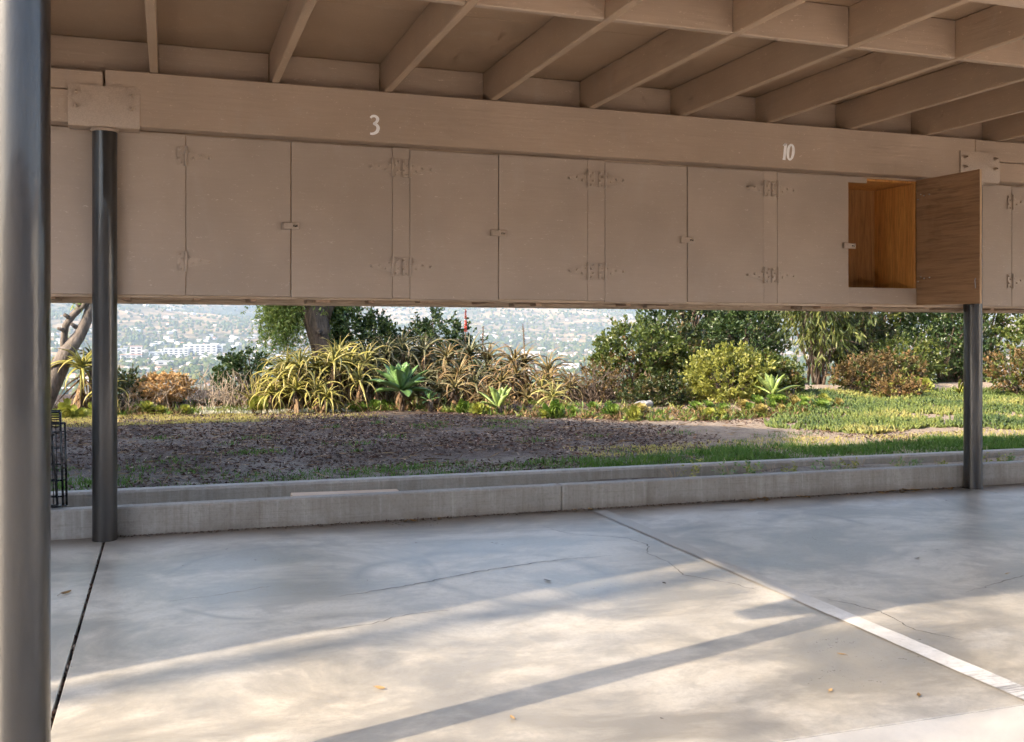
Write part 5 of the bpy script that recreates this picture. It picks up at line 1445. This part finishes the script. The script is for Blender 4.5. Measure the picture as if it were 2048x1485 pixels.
# ---- dry leaves on the slab
def curled_leaf(L, W, curl):
    b = MB(); vs_, fs_ = [], []
    for i in range(6):
        t = i / 5; w = W * math.sin(math.pi * min(1, t * 0.92 + 0.06)) ** 0.8
        z = curl * L * (4 * (t - 0.5) ** 2) * 0.4
        x = (t - 0.5) * L
        vs_ += [(x, w / 2, z + curl * w * 0.7 + 0.002), (x, 0, z + 0.002), (x, -w / 2, z + curl * w * 0.7 + 0.002)]
        if i:
            A, C = 3 * i - 3, 3 * i
            fs_ += [(A, A + 1, C + 1, C), (A + 1, A + 2, C + 2, C + 1)]
    b.add(vs_, fs_, random.random())
    b.tube([(-L * 0.5, 0, curl * L * 0.4 + 0.002), (-L * 0.75, 0.004, 0.003)], 0.0012, 4, tint=0.3)
    return b
leafm = [curled_leaf(0.055, 0.024, 0.25).mesh('fallen_leaf', M['lf_dry'], smooth=True), curled_leaf(0.075, 0.03, 0.4).mesh('fallen_leaf', M['lf_brown'], smooth=True), curled_leaf(0.045, 0.02, 0.1).mesh('fallen_leaf', M['litter'], smooth=True)]
def floor_leaf(x, y, k_, sc, label, group=None):
    o = link('fallen_leaf', leafm[k_], None, Matrix.Translation((x, y, -KS * x + 0.001)) @ Matrix.Rotation(random.uniform(0, 6.28), 4, 'Z') @ Matrix.Rotation(random.uniform(-0.2, 0.2), 4, 'X') @ Matrix.Scale(sc * 0.68, 4))
    tag(o, label, 'leaf', group)
floor_leaf(-0.40, 4.55, 1, 1.1, 'reddish dry leaf on the slab left of the floor joint')
floor_leaf(0.62, 3.07, 0, 1.0, 'pale dry leaf lying in the sunlit patch at left')
floor_leaf(0.93, 2.72, 0, 0.8, 'small pale leaf low in the middle of the slab')
floor_leaf(1.58, 4.14, 2, 1.3, 'dark twig like leaf in the middle of the slab')
floor_leaf(2.18, 2.9, 0, 0.8, 'pale leaf right of the post shadow')
floor_leaf(1.93, 2.62, 0, 0.8, 'pale leaf near the front joint')
floor_leaf(2.16, 2.5, 1, 0.6, 'brown leaf near the front joint beside the stripe')
floor_leaf(3.45, 4.0, 2, 0.9, 'dark leaf alone on the right bay')
floor_leaf(3.62, 3.62, 0, 0.7, 'tiny pale leaf at the shade edge on the right bay')
floor_leaf(2.05, 3.95, 2, 0.9, 'dark leaf on the stripe edge')
for q in range(16):
    floor_leaf(random.uniform(-0.2, 4.8), random.uniform(2.5, 5.3), 2, random.uniform(0.25, 0.5), 'tiny dark leaf fragment scattered on the slab', 'leaf fragments on the slab')
for (x0, x1, n_) in ((3.42, 3.72, 9), (3.95, 4.1, 4), (4.55, 5.15, 16), (1.2, 1.6, 6), (2.3, 2.6, 4)):
    for q in range(n_):
        floor_leaf(random.uniform(x0, x1), random.uniform(5.61, 5.695), random.choice((0, 1, 1, 2)), random.uniform(0.7, 1.3), 'curled dry leaf blown against the foot of the low wall', 'dry leaves along the low wall')
n = 1400
P = np.stack([RNG.uniform(-0.3, 5.3, n), 5.70 - np.abs(RNG.normal(size=n)) * 0.02, np.full(n, 0.003)], 1); P[:, 2] -= KS * P[:, 0]
D = RNG.normal(size=P.shape) * np.array([1, 1, 0.15]); V, F, T = leaf_arrays(P, D, 0.014, 0.006)
tag(link('wall_foot_debris', fastmesh('wall_foot_debris', V, F, T, M['litter'])), 'fine brown debris along the foot of the low wall', 'leaf litter', kind='stuff')
n = 420
P = np.stack([RNG.normal(size=n) * 0.004 - 0.3105, RNG.uniform(2.4, 5.6, n), np.full(n, -0.013)], 1); P[:, 2] -= KS * P[:, 0]
D = RNG.normal(size=P.shape) * np.array([0.6, 1, 0.5]); V, F, T = leaf_arrays(P, D, 0.02, 0.008)
tag(link('joint_debris', fastmesh('joint_debris', V, F, T, M['litter'])), 'bits of leaf caught in the open floor joint', 'leaf litter', kind='stuff')

# ================================================================== NEIGHBOURING BUILDING (left, outside the frame; its gable shades the garden)
nb = thing('apartment_building', (-9, 5.5, 0), 'cream stucco apartment block with a gabled roof standing left of the carport', 'building')
GX, Y0, Y1, YR, ZE0, ZE1, ZR = -4.0, 2.36, 8.75, 5.2, 4.9, 4.65, 6.5
b = MB()
prof = [(Y0, -0.3), (Y1, -0.3), (Y1, ZE1), (YR, ZR), (Y0, ZE0)]
vs_ = [(GX, y, z) for y, z in prof] + [(-16, y, z) for y, z in prof]
b.add(vs_, [(0, 1, 2, 3, 4), (9, 8, 7, 6, 5)] + [(i, i + 5, (i + 1) % 5 + 5, (i + 1) % 5) for i in range(5)])
b.build('wall', M['stucco'], nb)
b = MB()
for (ya, za, yb, zb) in ((YR, ZR, Y1, ZE1), (YR, ZR, Y0, ZE0)):
    vs_ = [(GX + 0.02, ya, za + 0.02), (-16.2, ya, za + 0.02), (-16.2, yb, zb + 0.02), (GX + 0.02, yb, zb + 0.02)]
    vs_ += [(x, y, z + 0.12) for x, y, z in vs_]
    b.add(vs_, [(3, 2, 1, 0), (4, 5, 6, 7), (0, 1, 5, 4), (1, 2, 6, 5), (2, 3, 7, 6), (3, 0, 4, 7)])
b.build('roof', M['h_brown'], nb)
for (y, z) in ((4.2, 1.0), (6.6, 1.0), (4.2, 3.4), (6.6, 3.4)):
    b = MB(); b.box(GX - 0.01, GX + 0.05, y - 0.6, y + 0.6, z - 0.05, z + 1.15, bev=0.01); w = b.build('window', M['h_white'], nb)
    b = MB()
    for s_ in (-1, 1): b.box(GX + 0.051, GX + 0.058, y + s_ * 0.29 - 0.25, y + s_ * 0.29 + 0.25, z, z + 1.08)
    b.build('pane', M['glass'], w)
for x in (-6.5, -10, -13.5):
    for z in (0.9, 3.3):
        b = MB(); b.box(x - 0.7, x + 0.7, Y0 - 0.05, Y0 + 0.01, z - 0.05, z + 1.15, bev=0.01); w = b.build('window', M['h_white'], nb)
        b = MB()
        for s_ in (-1, 1): b.box(x + s_ * 0.34 - 0.3, x + s_ * 0.34 + 0.3, Y0 - 0.058, Y0 - 0.051, z, z + 1.08)
        b.build('pane', M['glass'], w)

# white garage block across the drive (outside the frame, right of the camera): sunlit, mirrored in the posts
gb = thing('garage_block', (22, -6, -0.1), 'white stucco garage block across the drive with brown doors', 'building')
b = MB(); b.box(17, 27, -14, -1.5, -0.4, 3.3, bev=0.02); b.build('wall', M['white_stucco'], gb)
b = MB(); b.box(16.7, 27.3, -14.3, -1.2, 3.302, 3.6, bev=0.02); b.build('roof', M['h_brown'], gb)
for y in (-12.2, -9.2):
    b = MB(); b.box(16.95, 16.998, y - 1.2, y + 1.2, -0.2, 2.2, bev=0.01); gd = b.build('garage_door', M['beam'], gb)
    b = MB(); b.box(16.90, 16.948, y - 0.1, y + 0.1, 0.8, 0.83); b.build('handle', M['black_wire'], gd)

# low apartment wing across the drive (outside the frame, behind the camera), mirrored in the posts
wg = thing('apartment_wing', (-4, -13, -0.1), 'low brown apartment wing across the drive behind the camera', 'building')
b = MB(); b.box(-24, 14, -20, -11, -0.4, 3.2, bev=0.02); b.build('wall', M['beam'], wg)
b = MB(); b.box(-24.5, 14.5, -20.5, -10.3, 3.202, 3.5, bev=0.02); b.build('roof', M['h_brown'], wg)
for q in range(8):
    x = -22 + 4.6 * q
    b = MB(); b.box(x, x + 1.8, -10.998, -10.95, 0.9, 2.2, bev=0.01); w = b.build('window', M['h_white'], wg)
    b = MB()
    for s_ in (0, 1): b.box(x + 0.08 + 0.85 * s_, x + 0.87 + 0.85 * s_, -10.949, -10.942, 0.98, 2.12)
    b.build('pane', M['glass'], w)
    b = MB(); b.box(x + 2.5, x + 3.4, -10.998, -10.95, -0.1, 2.05, bev=0.01); dr = b.build('door', M['h_white'], wg)
    b = MB(); b.tube([(x + 2.62, -10.95, 1.0), (x + 2.62, -10.88, 1.0)], 0.03, 10); b.build('door_knob', M['black_wire'], dr)

# street tree up-sun of the drive (outside the frame); dapples the light on the slab
def street_tree(x, y, zc, r, nclus, label, limbs, masses):
    root = thing('street_tree', (x, y, -0.4), label, 'tree')
    b = MB()
    b.tube([(x, y, -0.5), (x + 0.1, y, zc * 0.4), (x, y + 0.1, zc * 0.8), (x, y, zc + r * 0.6)], [0.2, 0.15, 0.10, 0.06], 12, wob=0.05)
    for d in limbs:
        e = Vector((x, y, zc)) + Vector(d)
        a = Vector((x, y, zc * 0.75))
        b.tube([a, a.lerp(e, 0.5) + Vector((0, 0, 0.2)), e], [0.10, 0.07, 0.03], 8)
    b.build('trunk', M['bark_grey'], root, smooth=True)
    C = []
    for off, rr_, nc in masses:
        d = unit(RNG.normal(size=(nc, 3)))
        C.append(np.array([x, y, zc]) + np.array(off) + d * rr_ * (0.3 + 0.7 * RNG.random(nc))[:, None] * np.array([1, 1, 0.8]))
    C = np.concatenate(C); nclus = len(C)
    P = np.repeat(C, 22, 0) + RNG.normal(size=(nclus * 22, 3)) * 0.34
    V, F, T = leaf_arrays(P, RNG.normal(size=P.shape) + np.array([0, 0, -0.5]), 0.15, 0.05)
    o = link('crown', fastmesh('crown', V, F, T, M['lf_mid'], off=(x, y, -0.4)), root); o['kind'] = 'stuff'
street_tree(-13.2, -0.62, 10.6, 1.7, 60, 'tall street tree rising behind the left end of the drive', [(0.6, -2.2, -0.4), (-0.5, -2.6, 0.0), (0.3, -1.9, -0.9)], [((0.0, -2.15, -0.7), 1.35, 78), ((0.2, -0.6, 0.6), 2.4, 96)])  # leaf masses shaped to shade the slab, the wide one added to dim it

# ================================================================== FAR VALLEY: houses, trees, haze
def house_mesh(w, d, h, rh, wall, roof, hip=0.0):
    b = MB()
    b.add([(-w / 2, -d / 2, -3), (w / 2, -d / 2, -3), (w / 2, d / 2, -3), (-w / 2, d / 2, -3), (-w / 2, -d / 2, h), (w / 2, -d / 2, h), (w / 2, d / 2, h), (-w / 2, d / 2, h)],
          [(0, 1, 5, 4), (1, 2, 6, 5), (2, 3, 7, 6), (3, 0, 4, 7)], mi=0)
    e = 0.6
    hx = w / 2 * (1 - hip) + e * (1 if hip == 0 else 0)
    b.add([(-w / 2 - e, -d / 2 - e, h - 0.1), (w / 2 + e, -d / 2 - e, h - 0.1), (w / 2 + e, d / 2 + e, h - 0.1), (-w / 2 - e, d / 2 + e, h - 0.1), (-hx, 0, h + rh), (hx, 0, h + rh)],
          [(0, 1, 5, 4), (2, 3, 4, 5), (1, 2, 5), (3, 0, 4), (3, 2, 1, 0)], mi=1)
    return b.mesh('house', [M[wall], M[roof]])
HOUSES = [house_mesh(14, 9, 4, 2.4, 'h_white', 'h_red', 0.4), house_mesh(18, 10, 5, 2.2, 'h_white', 'h_grey', 0.0), house_mesh(12, 9, 6, 2.0, 'h_cream', 'h_grey', 0.5), house_mesh(20, 11, 4, 2.0, 'h_white', 'h_brown', 0.3), house_mesh(16, 12, 6.5, 1.2, 'h_white', 'h_grey', 0.0), house_mesh(24, 12, 5, 1.0, 'h_cream', 'h_white', 0.0)]
HL = ['small white house with a red roof among the valley trees', 'white house with a pale gabled roof among the valley trees', 'cream two storey house with a pale hipped roof in the valley', 'white house with a brown roof among the valley trees', 'tall white house with a low pale roof in the valley', 'long cream house with a white roof in the valley']
def spot(rlo, rhi, p=1.0):
    a = R(random.uniform(-11, 44)); r = rlo + (rhi - rlo) * random.random() ** p
    return r * math.sin(a), r * math.cos(a)
spots = []
while len(spots) < 1150:
    x, y = spot(1250, 6000, 0.85)
    c = mnoise.noise(Vector((x * 0.0022, y * 0.0022, 3)))
    r = math.hypot(x, y)
    if random.random() < (0.55 + 0.9 * c) * (1.0 if r < 4300 else 0.35): spots.append((r, x, y))
spots.sort()
for i, (r, x, y) in enumerate(spots[:290]):
    k_ = random.randrange(6)
    o = link('house', HOUSES[k_], None, Matrix.Translation((x, y, tz(x, y))) @ Matrix.Rotation(random.uniform(0, 3.14), 4, 'Z') @ Matrix.Scale(random.uniform(0.85, 1.2), 4))
    tag(o, HL[k_], 'house', 'houses in the valley: ' + HL[k_].split(' in ')[0].split(' among ')[0])
b = MB()
tm = []
for k_, me in enumerate(HOUSES):
    tm.append(([v.co.copy() for v in me.vertices], [tuple(p.vertices) for p in me.polygons], [p.material_index for p in me.polygons], [me.materials[0].name, me.materials[1].name]))
hm = [M['h_white'], M['h_cream'], M['h_red'], M['h_grey'], M['h_brown']]
hidx = {m_.name: q for q, m_ in enumerate(hm)}
for r, x, y in spots[290:]:
    vs_, fs_, mi_, mn = random.choice(tm)
    m4 = Matrix.Translation((x, y, tz(x, y))) @ Matrix.Rotation(random.uniform(0, 3.14), 4, 'Z') @ Matrix.Scale(random.uniform(0.9, 1.35), 4)
    base = len(b.v)
    b.v.extend([tuple(m4 @ v) for v in vs_]); b.f.extend([tuple(base + q for q in f) for f in fs_]); b.t.extend([0.5] * len(vs_)); b.mi.extend([hidx[mn[q]] for q in mi_])
tag(b.build('distant_houses', hm), 'far off houses scattered over the valley floor and lower hills', 'houses', kind='stuff')

def block_building(x, y, w, d, h, label, floors, roof='h_red', rot=0.0):
    z = tz(x, y)
    root = thing('white_building', (x, y, z), label, 'building', None)
    rm = Matrix.Rotation(rot, 3, 'Z')
    def mk(name, x0, x1, y0, y1, z0, z1, mat, par):
        bb = MB(); bb.box(x0, x1, y0, y1, z0, z1)
        bb.v = [tuple(rm @ Vector(p)) for p in bb.v]
        o = link(name, bb.mesh(name, M[mat]), par)
        return o
    mk('wall', -w / 2, w / 2, -d / 2, d / 2, -4, h, 'h_white', root)
    mk('roof', -w / 2 - 1, w / 2 + 1, -d / 2 - 1, d / 2 + 1, h, h + 1.2, roof, root)
    for f_ in range(floors):
        zz = 2 + f_ * (h - 2) / floors
        n_ = max(2, int(w / 14))
        for q in range(n_):
            cx = -w / 2 + w * (q + 0.5) / n_
            mk('window', cx - w / n_ * 0.28, cx + w / n_ * 0.28, -d / 2 - 0.3, -d / 2 + 0.2, zz, zz + (h - 2) / floors * 0.5, 'glass', root)
for bearing, dep, w, d, h, fl, rf, lb in ((-1.60, 3150, 34, 28, 34, 4, 'h_red', 'white tower with a red roof in the valley left of centre'), (-1.85, 3120, 60, 30, 12, 2, 'h_red', 'low red roofed white block at the foot of the white tower'), (-0.60, 3160, 40, 26, 14, 2, 'h_white', 'low white block just right of the white tower'), (0.42, 3180, 70, 30, 22, 3, 'h_white', 'long white commercial block in the valley'), (1.66, 3200, 96, 36, 30, 4, 'h_white', 'largest white commercial block in the valley'), (2.49, 3230, 40, 30, 26, 3, 'h_grey', 'white block with dark glazing right of the largest one'), (-2.49, 3300, 50, 24, 12, 2, 'h_white', 'low white block beside the left post'), (-0.14, 2700, 40, 20, 9, 1, 'h_grey', 'flat white shed below the white commercial blocks'), (19.93, 2900, 50, 30, 22, 3, 'h_white', 'white block in the valley right of the aloe spikes'), (19.16, 2850, 36, 26, 14, 2, 'h_white', 'lower white block beneath the tall bent aloe spike'), (22.14, 2300, 40, 20, 12, 2, 'h_white', 'white block near the dark bush in the valley')):
    a = R(bearing)
    x, y = dep * math.sin(a), dep * math.cos(a)
    block_building(x, y, w, d, h, lb, fl, rf, -a)

# trees of the valley: a mass nobody could count
bm = bmesh.new(); bmesh.ops.create_icosphere(bm, subdivisions=1, radius=1.0)
bm.verts.index_update()
IV = np.array([v.co[:] for v in bm.verts]); IF = np.array([[v.index for v in f.verts] for f in bm.faces]); bm.free()
IV = IV[:]; 
nT = 15000
xy = []
while len(xy) < nT:
    x, y = spot(700, 6800, 0.72)
    c = mnoise.noise(Vector((x * 0.003, y * 0.003, 7)))
    if random.random() < 0.6 + 0.8 * c: xy.append((x, y, tz(x, y)))
C = np.array(xy)
rr = np.linalg.norm(C[:, :2], axis=1)
S = np.stack([4.5 + 5 * RNG.random(nT), 4.5 + 5 * RNG.random(nT), 4 + 5.5 * RNG.random(nT)], 1)
V = (IV[None] * (0.75 + 0.5 * RNG.random((nT, len(IV), 1)))) * S[:, None, :] + C[:, None, :] + np.array([0, 0, 4.0])
F = IF[None] + (np.arange(nT) * len(IV))[:, None, None]
tag(link('valley_trees', fastmesh('valley_trees', V.reshape(-1, 3), F.reshape(-1, 3), np.repeat(np.clip(RNG.random(nT), 0, 1), len(IV)), M['far_tree'])), 'countless trees covering the valley and lower hills', 'woods', kind='stuff')

# the air between here and the hills
m, nt, bs = new_mat('haze')
nt.nodes.remove(bs)
pv = nt.nodes.new('ShaderNodeVolumePrincipled')
pv.inputs['Color'].default_value = (0.64, 0.79, 1.0, 1)
pv.inputs['Density'].default_value = 0.000085
pv.inputs['Anisotropy'].default_value = 0.0
nt.links.new(pv.outputs[0], nt.nodes['Material Output'].inputs['Volume'])
zmax = max(tz(x, y) for x in xs for y in ys)
b = MB(); b.box(-9300, 11300, -9300, 13300, -106, zmax + 12)
tag(b.build('haze', m), 'pale haze hanging in the valley air', 'haze', kind='stuff')
